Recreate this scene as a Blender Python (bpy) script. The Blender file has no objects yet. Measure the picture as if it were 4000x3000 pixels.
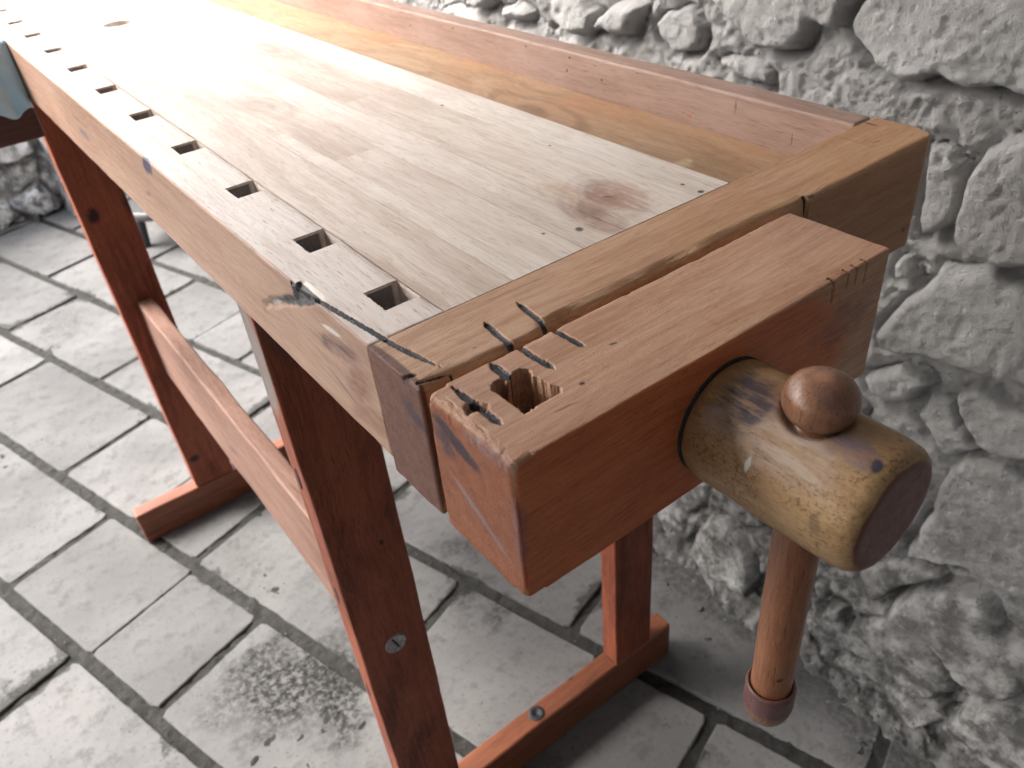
import bpy, bmesh, math, random
import numpy as np
from mathutils import Matrix, Vector
random.seed(7); np.random.seed(7)
S = bpy.context.scene
H = 0.928                      # bench top height above the paving
# ---------------------------------------------------------------- camera
cam = bpy.data.cameras.new('camera'); camo = bpy.data.objects.new('camera', cam)
S.collection.objects.link(camo); S.camera = camo
R = ((0.7950616751195465, 0.4150670504580845, -0.4422626780321019),
     (-0.6005476676643349, 0.4365732732219483, -0.6698852707525383),
     (-0.08496723850419206, 0.7981999252895855, 0.5963702269971831))
M = Matrix(R).to_4x4(); M.translation = (-0.12864, -0.32010, 0.21888 + H)
camo.matrix_world = M
cam.sensor_width = 36; cam.lens = 3180.34 / 4000 * 36
cam.clip_start = 0.02; cam.clip_end = 200
cam.dof.use_dof = True; cam.dof.focus_distance = 0.47; cam.dof.aperture_fstop = 13
# ---------------------------------------------------------------- world, sun, exposure
w = bpy.data.worlds.new('World'); S.world = w; w.use_nodes = True
wn = w.node_tree.nodes; bg = wn['Background']
sky = wn.new('ShaderNodeTexSky'); sky.sky_type = 'NISHITA'; sky.sun_disc = False
SUN_EL, SUN_AZ = math.radians(50), math.radians(-45)    # azimuth from +Y towards +X
sky.sun_elevation = SUN_EL; sky.sun_rotation = SUN_AZ
sky.air_density = 1.0; sky.dust_density = 6.0; sky.ozone_density = 0.6
hs = wn.new('ShaderNodeHueSaturation'); hs.inputs['Saturation'].default_value = 0.7
w.node_tree.links.new(sky.outputs[0], hs.inputs['Color'])
w.node_tree.links.new(hs.outputs[0], bg.inputs[0]); bg.inputs[1].default_value = 0.15
sl = bpy.data.lights.new('sun', 'SUN'); slo = bpy.data.objects.new('sun', sl); S.collection.objects.link(slo)
sl.energy = 1.15; sl.angle = math.radians(30); sl.color = (1, 0.995, 0.99)
sd = Vector((math.sin(SUN_AZ) * math.cos(SUN_EL), math.cos(SUN_AZ) * math.cos(SUN_EL), math.sin(SUN_EL)))
slo.rotation_euler = sd.to_track_quat('Z', 'Y').to_euler()
S.view_settings.view_transform = 'Standard'; S.view_settings.look = 'None'
S.view_settings.gamma = 1; S.view_settings.exposure = 2.1
S.render.engine = 'CYCLES'

# ---------------------------------------------------------------- numpy noise
def _h(i, j, k, seed):
    n = (i * 73856093) ^ (j * 19349663) ^ (k * 83492791) ^ (seed * 2654435761 & 0x7fffffff)
    n = (n ^ (n >> 13)) * 1274126177 & 0x7fffffff
    n = (n ^ (n >> 16)) & 0xffff
    return n / 65535.0
def vnoise(x, y, z=0.0, seed=0):
    x = np.asarray(x, float); y = np.asarray(y, float); z = np.broadcast_to(np.asarray(z, float), x.shape)
    xi = np.floor(x).astype(np.int64); yi = np.floor(y).astype(np.int64); zi = np.floor(z).astype(np.int64)
    fx, fy, fz = x - xi, y - yi, z - zi
    fx = fx * fx * fx * (fx * (fx * 6 - 15) + 10); fy = fy * fy * fy * (fy * (fy * 6 - 15) + 10); fz = fz * fz * fz * (fz * (fz * 6 - 15) + 10)
    r = 0
    for a in (0, 1):
        for b in (0, 1):
            for c in (0, 1):
                r = r + _h(xi + a, yi + b, zi + c, seed) * (fx if a else 1 - fx) * (fy if b else 1 - fy) * (fz if c else 1 - fz)
    return r * 2 - 1
def fbm(x, y, z=0.0, seed=0, octv=4, gain=0.5):
    r = 0; a = 1; s = 1
    for o in range(octv):
        r = r + a * vnoise(np.asarray(x) * s, np.asarray(y) * s, np.asarray(z) * s, seed + o * 17); a *= gain; s *= 2.03
    return r
def sstep(a, b, x):
    t = np.clip((x - a) / (b - a), 0, 1); return t * t * (3 - 2 * t)

# ---------------------------------------------------------------- scene helpers
def tag(o, label=None, cat=None, group=None, kind=None):
    if label: o['label'] = label
    if cat: o['category'] = cat
    if group: o['group'] = group
    if kind: o['kind'] = kind
    return o
def link(name, me, mat=None, parent=None, smooth=False):
    o = bpy.data.objects.new(name, me); S.collection.objects.link(o)
    if mat is not None and not me.materials: me.materials.append(mat)
    if parent is not None: o.parent = parent
    if smooth:
        me.polygons.foreach_set('use_smooth', [True] * len(me.polygons))
        if smooth is not True: me.set_sharp_from_angle(angle=smooth)
    return o
def empty(name, loc=(0, 0, 0)):
    o = bpy.data.objects.new(name, None); S.collection.objects.link(o); o.location = loc; o.empty_display_size = 0.05
    return o
def pymesh(name, V, F):
    me = bpy.data.meshes.new(name); me.from_pydata([tuple(map(float, v)) for v in V], [], [tuple(map(int, f)) for f in F]); me.update()
    return me
def npmesh(name, V, Q):
    """fast mesh from vertex array and quad array"""
    V = np.asarray(V, np.float32); Q = np.asarray(Q, np.int32)
    me = bpy.data.meshes.new(name)
    me.vertices.add(len(V)); me.vertices.foreach_set('co', V.ravel())
    me.loops.add(Q.size); me.loops.foreach_set('vertex_index', Q.ravel())
    me.polygons.add(len(Q)); me.polygons.foreach_set('loop_start', np.arange(0, Q.size, 4, dtype=np.int32))
    me.polygons.foreach_set('loop_total', np.full(len(Q), 4, np.int32))
    me.update(calc_edges=True); me.validate()
    return me
def vattr(me, name, arr):
    a = me.attributes.new(name, 'FLOAT', 'POINT'); a.data.foreach_set('value', np.asarray(arr, np.float32))

class Box:
    """closed box with graded grid lines, rounded arrises; optionally with square holes through z"""
    def __init__(s, xs, ys, zs, r=0.0015, holes=()):
        xs, ys, zs = map(np.asarray, (xs, ys, zs)); s.r = r
        nx, ny, nz = len(xs), len(ys), len(zs)
        idx = {}; V = []; Q = []
        def vid(i, j, k):
            t = (i, j, k)
            if t not in idx: idx[t] = len(V); V.append((xs[i], ys[j], zs[k]))
            return idx[t]
        def inh(i, j):
            cx, cy = (xs[i] + xs[i + 1]) / 2, (ys[j] + ys[j + 1]) / 2
            return any(a < cx < b and c < cy < d for a, b, c, d in holes)
        for i in range(nx - 1):
            for j in range(ny - 1):
                if inh(i, j):
                    for k in range(nz - 1):      # hole walls
                        if not inh(i - 1, j): Q.append((vid(i, j, k), vid(i, j + 1, k), vid(i, j + 1, k + 1), vid(i, j, k + 1)))
                        if not inh(i + 1, j): Q.append((vid(i + 1, j, k), vid(i + 1, j, k + 1), vid(i + 1, j + 1, k + 1), vid(i + 1, j + 1, k)))
                        if not inh(i, j - 1): Q.append((vid(i, j, k), vid(i, j, k + 1), vid(i + 1, j, k + 1), vid(i + 1, j, k)))
                        if not inh(i, j + 1): Q.append((vid(i, j + 1, k), vid(i + 1, j + 1, k), vid(i + 1, j + 1, k + 1), vid(i, j + 1, k + 1)))
                    continue
                Q.append((vid(i, j, nz - 1), vid(i + 1, j, nz - 1), vid(i + 1, j + 1, nz - 1), vid(i, j + 1, nz - 1)))
                Q.append((vid(i, j, 0), vid(i, j + 1, 0), vid(i + 1, j + 1, 0), vid(i + 1, j, 0)))
        for i in range(nx - 1):
            for k in range(nz - 1):
                Q.append((vid(i, 0, k), vid(i + 1, 0, k), vid(i + 1, 0, k + 1), vid(i, 0, k + 1)))
                Q.append((vid(i, ny - 1, k), vid(i, ny - 1, k + 1), vid(i + 1, ny - 1, k + 1), vid(i + 1, ny - 1, k)))
        for j in range(ny - 1):
            for k in range(nz - 1):
                Q.append((vid(0, j, k), vid(0, j, k + 1), vid(0, j + 1, k + 1), vid(0, j + 1, k)))
                Q.append((vid(nx - 1, j, k), vid(nx - 1, j + 1, k), vid(nx - 1, j + 1, k + 1), vid(nx - 1, j, k + 1)))
        s.V = np.array(V, float); s.Q = Q
        s.lo = np.array([xs[0], ys[0], zs[0]]); s.hi = np.array([xs[-1], ys[-1], zs[-1]])
        s.P0 = s.V.copy(); s.dark = np.zeros(len(V))
    def round(s, rfn=None):
        r = np.full(len(s.V), s.r) if rfn is None else rfn(s.V)
        r = r[:, None]
        c = np.clip(s.V, s.lo + r, s.hi - r); d = s.V - c
        n = np.linalg.norm(d, axis=1, keepdims=True)
        onb = (n[:, 0] > 1e-9)
        k = onb & (((np.abs(d) > 1e-7).sum(1)) > 1)
        s.V[k] = (c + d / np.maximum(n, 1e-12) * r)[k]
        return s
    def mesh(s, name):
        me = npmesh(name, s.V, s.Q)
        if s.dark.any(): vattr(me, 'dark', s.dark)
        return me

def graded(a, b, fine, rest, edge=0.004, at=()):
    """grid lines: fine steps near both ends and listed spots (lo,hi), coarse elsewhere"""
    L = [a]; x = a
    spots = [(a, a + edge), (b - edge, b)] + list(at)
    while x < b - 1e-9:
        st = rest
        for lo, hi in spots:
            if lo - 1e-9 <= x < hi - 1e-9: st = min(st, fine)
            elif x < lo: st = min(st, lo - x)
        x = min(b, x + max(st, 1e-4)); L.append(x)
    if len(L) > 2 and L[-1] - L[-2] < 1e-5: L.pop(-2)
    return L
def simple_box(V, F, x0, x1, y0, y1, z0, z1):
    b = len(V)
    V += [(x0, y0, z0), (x1, y0, z0), (x1, y1, z0), (x0, y1, z0), (x0, y0, z1), (x1, y0, z1), (x1, y1, z1), (x0, y1, z1)]
    F += [(b, b + 3, b + 2, b + 1), (b + 4, b + 5, b + 6, b + 7), (b, b + 1, b + 5, b + 4), (b + 1, b + 2, b + 6, b + 5), (b + 2, b + 3, b + 7, b + 6), (b + 3, b, b + 4, b + 7)]
def timber(name, x0, x1, y0, y1, z0, z1, mat, parent, r=0.0025, step=0.02, wob=0.0006, seed=0, fine=0.0012):
    """a worked piece of wood: softened arrises, slightly uneven faces"""
    zz = H
    b = Box(graded(x0, x1, fine, step, r * 1.6), graded(y0, y1, fine, step, r * 1.6), graded(z0 + zz, z1 + zz, fine, step, r * 1.6), r)
    b.round(lambda V: r * (1 + 0.35 * vnoise(V[:, 0] * 40, V[:, 1] * 40, V[:, 2] * 40, seed)))
    for a in range(3): b.V[:, a] += wob * fbm(b.P0[:, 0] * 14 + a * 9, b.P0[:, 1] * 14, b.P0[:, 2] * 14, seed + a, 2)
    return link(name, b.mesh(name), mat, parent, smooth=True)
def lathe(prof, n=48, axis='z', centre=(0, 0, 0), cap=True):
    V = []; F = []
    for (r, t) in prof:
        for k in range(n):
            a = 2 * math.pi * k / n; c, s_ = r * math.cos(a), r * math.sin(a)
            p = {'z': (c, s_, t), 'y': (c, t, s_), 'x': (t, c, s_)}[axis]
            V.append((p[0] + centre[0], p[1] + centre[1], p[2] + centre[2]))
    for i in range(len(prof) - 1):
        for k in range(n):
            F.append((i * n + k, i * n + (k + 1) % n, (i + 1) * n + (k + 1) % n, (i + 1) * n + k))
    if cap:
        F.append(tuple(range(n))[::-1]); F.append(tuple((len(prof) - 1) * n + k for k in range(n)))
    me = pymesh('lathe', V, F)
    bm = bmesh.new(); bm.from_mesh(me); bmesh.ops.recalc_face_normals(bm, faces=bm.faces); bm.to_mesh(me); bm.free()
    return me

# ---------------------------------------------------------------- materials
class NT:
    def __init__(s, name):
        s.m = bpy.data.materials.new(name); s.m.use_nodes = True; s.t = s.m.node_tree; s.n = s.t.nodes
        s.b = s.n['Principled BSDF']; s.tc = s.n.new('ShaderNodeTexCoord').outputs['Object']
    def new(s, t, **k):
        x = s.n.new(t)
        for a, v in k.items(): setattr(x, a, v)
        return x
    def L(s, a, b): s.t.links.new(a, b)
    def put(s, v, sock):
        if isinstance(v, bpy.types.NodeSocket): s.L(v, sock)
        else: sock.default_value = v
    def math(s, op, a, b=0.0, c=None, clamp=False):
        x = s.new('ShaderNodeMath', operation=op, use_clamp=clamp); s.put(a, x.inputs[0]); s.put(b, x.inputs[1])
        if c is not None: s.put(c, x.inputs[2])
        return x.outputs[0]
    def mapping(s, v, loc=(0, 0, 0), rot=(0, 0, 0), sc=(1, 1, 1), typ='POINT'):
        x = s.new('ShaderNodeMapping', vector_type=typ); s.put(v, x.inputs[0])
        x.inputs[1].default_value = loc; x.inputs[2].default_value = rot; x.inputs[3].default_value = sc
        return x.outputs[0]
    def noise(s, v, scale, det=4, rough=0.55, dist=0.0):
        x = s.new('ShaderNodeTexNoise'); s.put(v, x.inputs['Vector']); x.inputs['Scale'].default_value = scale
        x.inputs['Detail'].default_value = det; x.inputs['Roughness'].default_value = rough; x.inputs['Distortion'].default_value = dist
        return x.outputs['Fac']
    def noisec(s, v, scale, det=2):
        x = s.new('ShaderNodeTexNoise'); s.put(v, x.inputs['Vector']); x.inputs['Scale'].default_value = scale; x.inputs['Detail'].default_value = det
        return x.outputs['Color']
    def voro(s, v, scale, feature='F1', rnd=1.0):
        x = s.new('ShaderNodeTexVoronoi', feature=feature); s.put(v, x.inputs['Vector']); x.inputs['Scale'].default_value = scale
        x.inputs['Randomness'].default_value = rnd
        return x.outputs['Distance']
    def rng(s, v, a, b, c=0.0, d=1.0, smooth=True):
        x = s.new('ShaderNodeMapRange', interpolation_type='SMOOTHSTEP' if smooth else 'LINEAR'); s.put(v, x.inputs[0])
        for i, q in enumerate((a, b, c, d)): s.put(q, x.inputs[i + 1])
        return x.outputs[0]
    def mix(s, f, a, b, blend='MIX'):
        x = s.new('ShaderNodeMix', data_type='RGBA', blend_type=blend); s.put(f, x.inputs[0])
        s.put(a if isinstance(a, bpy.types.NodeSocket) else (*a[:3], 1), x.inputs[6]); s.put(b if isinstance(b, bpy.types.NodeSocket) else (*b[:3], 1), x.inputs[7])
        return x.outputs[2]
    def ramp(s, v, pts):
        x = s.new('ShaderNodeValToRGB'); e = x.color_ramp.elements
        while len(e) < len(pts): e.new(0.5)
        for q, (p, c) in zip(e, pts): q.position = p; q.color = (*c, 1)
        s.put(v, x.inputs[0]); return x.outputs[0]
    def vadd(s, a, b, sc=None):
        x = s.new('ShaderNodeVectorMath', operation='ADD'); s.put(a, x.inputs[0])
        if sc is not None:
            y = s.new('ShaderNodeVectorMath', operation='SCALE'); s.put(b, y.inputs[0]); y.inputs['Scale'].default_value = sc; b = y.outputs[0]
        s.put(b, x.inputs[1]); return x.outputs[0]
    def attr(s, name):
        x = s.new('ShaderNodeAttribute'); x.attribute_name = name; return x.outputs['Fac']
    def bump(s, h, dist, strength=1.0, prev=None):
        x = s.new('ShaderNodeBump'); x.inputs['Strength'].default_value = strength; x.inputs['Distance'].default_value = dist
        s.put(h, x.inputs['Height'])
        if prev is not None: s.L(prev, x.inputs['Normal'])
        return x.outputs[0]

def wood(name, light, dark, axis='y', rough=0.42, ring=1.0, pores=0.5, stains=(), seed=0.0, tint=None, tone=0.35,
         pid=False, darkattr=False, grime=0.0, coat=0.0, ringscale=90.0, swirl=0.25, stretch=0.055, knots=(), porescale=1000.0, spec=0.45):
    """planed timber. stains: (centre, radii, rotation, colour, strength, softness, raggedness)"""
    t = NT(name); ax = 'xyz'.index(axis)
    co = t.mapping(t.tc, loc=(seed, seed * 0.7, seed * 1.3))
    if pid:
        comb = t.new('ShaderNodeCombineXYZ'); p = t.attr('pid')
        for k in range(3): t.put(t.math('MULTIPLY', p, (3.1, 7.7, 5.3)[k]), comb.inputs[k])
        co = t.vadd(co, comb.outputs[0])
    wv = t.noisec(co, 3.5, 3); wvc = t.new('ShaderNodeVectorMath', operation='SUBTRACT'); t.L(wv, wvc.inputs[0]); wvc.inputs[1].default_value = (.5, .5, .5)
    cw = t.vadd(co, wvc.outputs[0], 0.012 * (1 + swirl * 6))
    st = [1.0, 1.0, 1.0]; st[ax] = stretch
    g = t.mapping(cw, sc=tuple(st))
    st2 = [1.0, 1.0, 1.0]; st2[ax] = 0.14
    g2 = t.mapping(cw, sc=tuple(st2))
    # annual rings as contour lines of a stretched field
    fld = t.noise(g2, 4.5, 1.5, 0.4)
    ph = t.math('MULTIPLY', fld, ringscale); kcol = []
    for (cen, rad, rot, kc, turns) in knots:
        kv = t.vadd(t.tc, wvc.outputs[0], max(rad) * 0.9)
        sub = t.new('ShaderNodeVectorMath', operation='SUBTRACT'); t.L(kv, sub.inputs[0]); sub.inputs[1].default_value = (cen[0], cen[1], cen[2] + H)
        q = t.new('ShaderNodeVectorRotate', rotation_type='EULER_XYZ'); t.L(sub.outputs[0], q.inputs[0]); q.inputs['Rotation'].default_value = rot
        q2 = t.mapping(q.outputs[0], sc=tuple(1.0 / r for r in rad))
        ln = t.new('ShaderNodeVectorMath', operation='LENGTH'); t.L(q2, ln.inputs[0]); d_ = ln.outputs['Value']
        ph = t.math('ADD', ph, t.math('MULTIPLY', t.math('POWER', 2.718, t.math('MULTIPLY', t.math('MULTIPLY', d_, d_), -1.2)), turns))
        kcol.append((d_, kc))
    c = t.math('SINE', ph)
    late = t.math('MULTIPLY', t.rng(c, 0.0, 1.0), t.rng(t.noise(g2, 9, 2), 0.35, 0.6, 0.25, 1))
    fine = t.noise(g, 800, 2, 0.6)
    mid = t.noise(g, 150, 4, 0.65)
    fibre = t.math('ADD', t.math('MULTIPLY', fine, 0.45), t.math('MULTIPLY', mid, 0.55))
    broad = t.noise(t.mapping(cw, sc=tuple([1, 1, 1] if ax < 0 else [0.3 if k == ax else 1 for k in range(3)])), 11, 4, 0.6)
    f = t.math('ADD', t.math('MULTIPLY', late, 0.42 * ring), t.rng(fibre, 0.34, 0.66, -0.12, 0.62))
    f = t.math('ADD', f, t.rng(broad, 0.3, 0.7, -0.22, 0.30))
    col = t.mix(t.math('MULTIPLY', f, 1.0, clamp=True), light, dark)
    if tint is not None:
        col = t.mix(t.rng(t.noise(cw, 6, 3), 0.42, 0.66, 0, tone), col, tint)
    for d_, kc in kcol:
        col = t.mix(t.math('MULTIPLY', t.rng(d_, 0.25, 1.5, 0.75, 0), t.rng(t.noise(co, 45, 4, 0.7), 0.30, 0.60, 0.35, 1)), col, t.mix(late, kc, tuple(v * 0.5 for v in kc)))
    if pid:
        pr = t.attr('ptone')
        col = t.mix(t.rng(pr, 0, 1, 0.0, 1.0, smooth=False), col, t.mix(1.0, col, (0.72, 0.61, 0.53), 'MULTIPLY'))
    # pores: short dark dashes along the grain
    st3 = [1.0, 1.0, 1.0]; st3[ax] = 0.07
    po = t.noise(t.mapping(co, sc=tuple(st3)), porescale, 1, 0.5)
    pm = t.rng(po, 0.64, 0.73, 0, pores)
    col = t.mix(pm, col, t.mix(1.0, col, (0.38, 0.28, 0.24), 'MULTIPLY'))
    # dents and scratches across
    sc2 = [1.0, 1.0, 1.0]; sc2[(ax + 1) % 3] = 0.05
    scr = t.noise(t.mapping(co, loc=(3, 3, 3), rot=(0.15, 0.1, 0.4), sc=tuple(sc2)), 240, 2, 0.5)
    col = t.mix(t.rng(scr, 0.70, 0.80, 0, 0.35), col, t.mix(1.0, col, (0.5, 0.42, 0.38), 'MULTIPLY'))
    if grime > 0:
        gm = t.rng(t.noise(co, 16, 6, 0.7), 0.48, 0.70, 0, grime)
        col = t.mix(gm, col, t.mix(1.0, col, (0.42, 0.32, 0.33), 'MULTIPLY'))
        gs = t.math('MULTIPLY', t.rng(t.noise(co, 420, 3, 0.7), 0.50, 0.62, 0, grime * 0.7), t.rng(t.noise(co, 30, 3, 0.6), 0.42, 0.6))
        col = t.mix(gs, col, t.mix(1.0, col, (0.35, 0.27, 0.26), 'MULTIPLY'))
    stm = [1.0, 1.0, 1.0]; stm[ax] = 0.14
    mott = t.rng(t.noise(t.mapping(t.tc, sc=tuple(stm)), 260, 5, 0.75), 0.36, 0.60, 0.25, 1.0)
    ragn = t.noisec(t.tc, 75, 6); rs = t.new('ShaderNodeVectorMath', operation='SUBTRACT'); t.L(ragn, rs.inputs[0]); rs.inputs[1].default_value = (.5, .5, .5)
    for (cen, rad, rot, colr, strength, soft, rag) in stains:
        mr = max(rad); sv = t.new('ShaderNodeVectorMath', operation='MULTIPLY'); t.L(rs.outputs[0], sv.inputs[0])
        sv.inputs[1].default_value = tuple(abs(rag) * 1.6 * min(1.0, 2.5 * r_ / mr) for r_ in rad)
        v = t.vadd(t.tc, sv.outputs[0])
        sub = t.new('ShaderNodeVectorMath', operation='SUBTRACT'); t.L(v, sub.inputs[0]); sub.inputs[1].default_value = (cen[0], cen[1], cen[2] + H)
        q = t.new('ShaderNodeVectorRotate', rotation_type='EULER_XYZ'); t.L(sub.outputs[0], q.inputs[0]); q.inputs['Rotation'].default_value = rot
        q2 = t.mapping(q.outputs[0], sc=tuple(1.0 / r for r in rad))
        ln = t.new('ShaderNodeVectorMath', operation='LENGTH'); t.L(q2, ln.inputs[0])
        mk = t.rng(ln.outputs['Value'], 1.0 - soft, 1.0, strength, 0.0)
        if soft > 0.65: mk = t.math('MULTIPLY', t.rng(ln.outputs['Value'], 0.45, 1.1, strength, 0.0), mott)
        col = t.mix(mk, col, colr) if rag >= 0 else t.mix(mk, col, t.mix(1.0, col, colr, 'MULTIPLY'))
    nrm = t.bump(fibre, 0.0006, 0.55)
    nrm = t.bump(t.math('ADD', pm, t.math('MULTIPLY', late, 0.25)), -0.0004 if False else 0.0004, 0.5, nrm) if False else nrm
    nrm = t.bump(t.math('SUBTRACT', 1.0, pm), 0.0006, 0.6, nrm)
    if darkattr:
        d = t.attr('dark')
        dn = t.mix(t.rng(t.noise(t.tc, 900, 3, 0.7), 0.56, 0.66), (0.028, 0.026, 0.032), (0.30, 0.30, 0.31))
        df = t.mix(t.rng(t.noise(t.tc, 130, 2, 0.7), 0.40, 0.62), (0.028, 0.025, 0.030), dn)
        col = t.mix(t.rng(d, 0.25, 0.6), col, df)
        nrm = t.bump(t.noise(t.tc, 1100, 3, 0.7), 0.0012, 0.5, nrm)
    t.L(col, t.b.inputs['Base Color']); t.L(nrm, t.b.inputs['Normal'])
    t.L(t.rng(fibre, 0.3, 0.7, rough - 0.06, rough + 0.12), t.b.inputs['Roughness'])
    t.b.inputs['Specular IOR Level'].default_value = spec
    if coat: t.b.inputs['Coat Weight'].default_value = coat; t.b.inputs['Coat Roughness'].default_value = 0.30
    return t.m

# linear albedos
PINE, PINE_D = (0.82, 0.765, 0.70), (0.56, 0.465, 0.395)
BEECH, BEECH_D = (0.50, 0.305, 0.19), (0.30, 0.15, 0.08)
LEG, LEG_D = (0.32, 0.090, 0.045), (0.13, 0.033, 0.019)
BLK = (0.03, 0.022, 0.025); PURP = (0.13, 0.085, 0.10)
m_top = wood('pale_pine', PINE, PINE_D, 'y', rough=0.38, coat=0.10, spec=0.5, knots=[((0.199, 0.044, 0), (0.016, 0.026, 0.02), (0, 0, 0.2), (0.25, 0.10, 0.06), 26.0), ((0.172, 0.030, 0), (0.012, 0.03, 0.02), (0, 0, 0.1), (0.34, 0.17, 0.11), 9.0), ((0.12, 0.42, 0), (0.02, 0.05, 0.02), (0, 0, 0), (0.52, 0.40, 0.33), 14.0), ((0.215, 0.62, 0), (0.015, 0.06, 0.02), (0, 0, 0), (0.46, 0.36, 0.32), 12.0)], pid=True, ring=0.85, pores=0.5, seed=1.3, tint=(0.52, 0.40, 0.34), tone=0.35, ringscale=70, stains=[
    ((0.196, 0.046, 0), (0.010, 0.020, 0.01), (0, 0, 0.25), (0.27, 0.12, 0.075), 0.75, 0.8, 0.012),
    ((0.205, 0.036, 0), (0.020, 0.030, 0.01), (0, 0, 0.15), (0.40, 0.22, 0.15), 0.7, 0.9, 0.014),
    ((0.180, 0.022, 0), (0.006, 0.026, 0.01), (0, 0, 0.1), (0.27, 0.13, 0.09), 0.55, 0.9, 0.012),
    ((0.184, 0.072, 0), (0.008, 0.022, 0.01), (0, 0, -0.1), (0.50, 0.29, 0.16), 0.65, 0.9, 0.012),
    ((0.198, 0.042, 0), (0.0014, 0.006, 0.01), (0, 0, -0.7), (0.10, 0.05, 0.04), 0.8, 0.5, 0.003),
    ((0.1556, 0.0208, 0), (0.0034, 0.0042, 0.01), (0, 0, 0), (0.05, 0.03, 0.035), 0.95, 0.6, 0.002),
    ((0.1374, 0.0319, 0), (0.0018, 0.002, 0.01), (0, 0, 0), (0.12, 0.05, 0.05), 0.9, 0.6, 0.001),
    ((0.2424, 0.0045, 0), (0.0026, 0.0026, 0.01), (0, 0, 0), (0.03, 0.03, 0.05), 1, 0.4, 0.001),
    ((0.2430, 0.0204, 0), (0.0017, 0.0022, 0.01), (0, 0, 0), (0.05, 0.05, 0.09), 1, 0.5, 0.001),
    ((0.2302, 0.1396, 0), (0.0013, 0.0016, 0.01), (0, 0, 0), (0.05, 0.04, 0.05), 1, 0.5, 0.0),
    ((0.2290, 0.2833, 0), (0.0016, 0.003, 0.01), (0, 0, 0), (0.05, 0.05, 0.06), 1, 0.5, 0.0),
    ((0.112, 0.30, 0), (0.014, 0.060, 0.01), (0, 0, 0.1), (0.44, 0.32, 0.26), 0.6, 0.9, 0.02),
    ((0.215, 0.55, 0), (0.016, 0.12, 0.01), (0, 0, 0), (0.40, 0.30, 0.27), 0.6, 0.9, 0.02),
])
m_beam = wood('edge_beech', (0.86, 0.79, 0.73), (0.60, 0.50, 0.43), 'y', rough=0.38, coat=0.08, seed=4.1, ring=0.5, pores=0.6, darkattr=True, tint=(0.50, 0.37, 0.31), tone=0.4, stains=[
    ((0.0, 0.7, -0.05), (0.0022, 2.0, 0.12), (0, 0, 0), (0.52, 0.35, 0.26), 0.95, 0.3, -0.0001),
    ((0.0, 0.045, -0.022), (0.01, 0.034, 0.0085), (0.22, 0, 0), (0.11, 0.045, 0.04), 1.0, 0.95, 0.010),
    ((0.0, 0.024, -0.036), (0.01, 0.024, 0.012), (0.5, 0, 0), (0.20, 0.075, 0.045), 0.95, 0.95, 0.012),
    ((0.0, 0.012, -0.055), (0.01, 0.040, 0.010), (0.3, 0, 0), (0.25, 0.11, 0.065), 0.9, 0.95, 0.012),
    ((0.0, 0.045, -0.0115), (0.004, 0.016, 0.0022), (0.12, 0, 0), (0.70, 0.66, 0.62), 0.9, 0.5, 0.003),
    ((0.0, 0.048, -0.052), (0.004, 0.024, 0.0012), (-0.30, 0, 0), (0.07, 0.06, 0.065), 0.9, 0.6, 0.002),
    ((0.0, 0.370, -0.006), (0.004, 0.017, 0.0095), (0.3, 0, 0), (0.04, 0.036, 0.085), 0.95, 0.4, 0.006),
    ((0.0, 0.405, -0.040), (0.004, 0.012, 0.0030), (0.3, 0, 0), (0.09, 0.06, 0.08), 0.85, 0.8, 0.002),
    ((0.0, 0.295, -0.045), (0.004, 0.012, 0.002), (0, 0, 0), (0.16, 0.10, 0.10), 0.55, 0.8, 0.002),
    ((0.0, 0.71, -0.045), (0.004, 0.012, 0.005), (0, 0, 0), (0.14, 0.13, 0.17), 0.5, 0.8, 0.003),
    ((0.0, 0.16, -0.050), (0.004, 0.005, 0.002), (0, 0, 0), (0.12, 0.06, 0.06), 0.6, 0.8, 0.001),
    # faded burnt-in stamp: a frame with a dark illegible mark inside
    ((0.0, 0.622, -0.0262), (0.004, 0.046, 0.0009), (0, 0, 0), (0.04, 0.03, 0.03), 0.95, 0.5, 0.0008),
    ((0.0, 0.622, -0.0562), (0.004, 0.046, 0.0009), (0, 0, 0), (0.10, 0.08, 0.09), 0.65, 0.6, 0.0008),
    ((0.0, 0.578, -0.0412), (0.004, 0.0012, 0.015), (0, 0, 0), (0.10, 0.08, 0.09), 0.5, 0.6, 0.0008),
    ((0.0, 0.627, -0.0405), (0.004, 0.028, 0.0060), (0, 0, 0), (0.12, 0.105, 0.14), 0.8, 0.6, 0.007),
])
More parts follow.
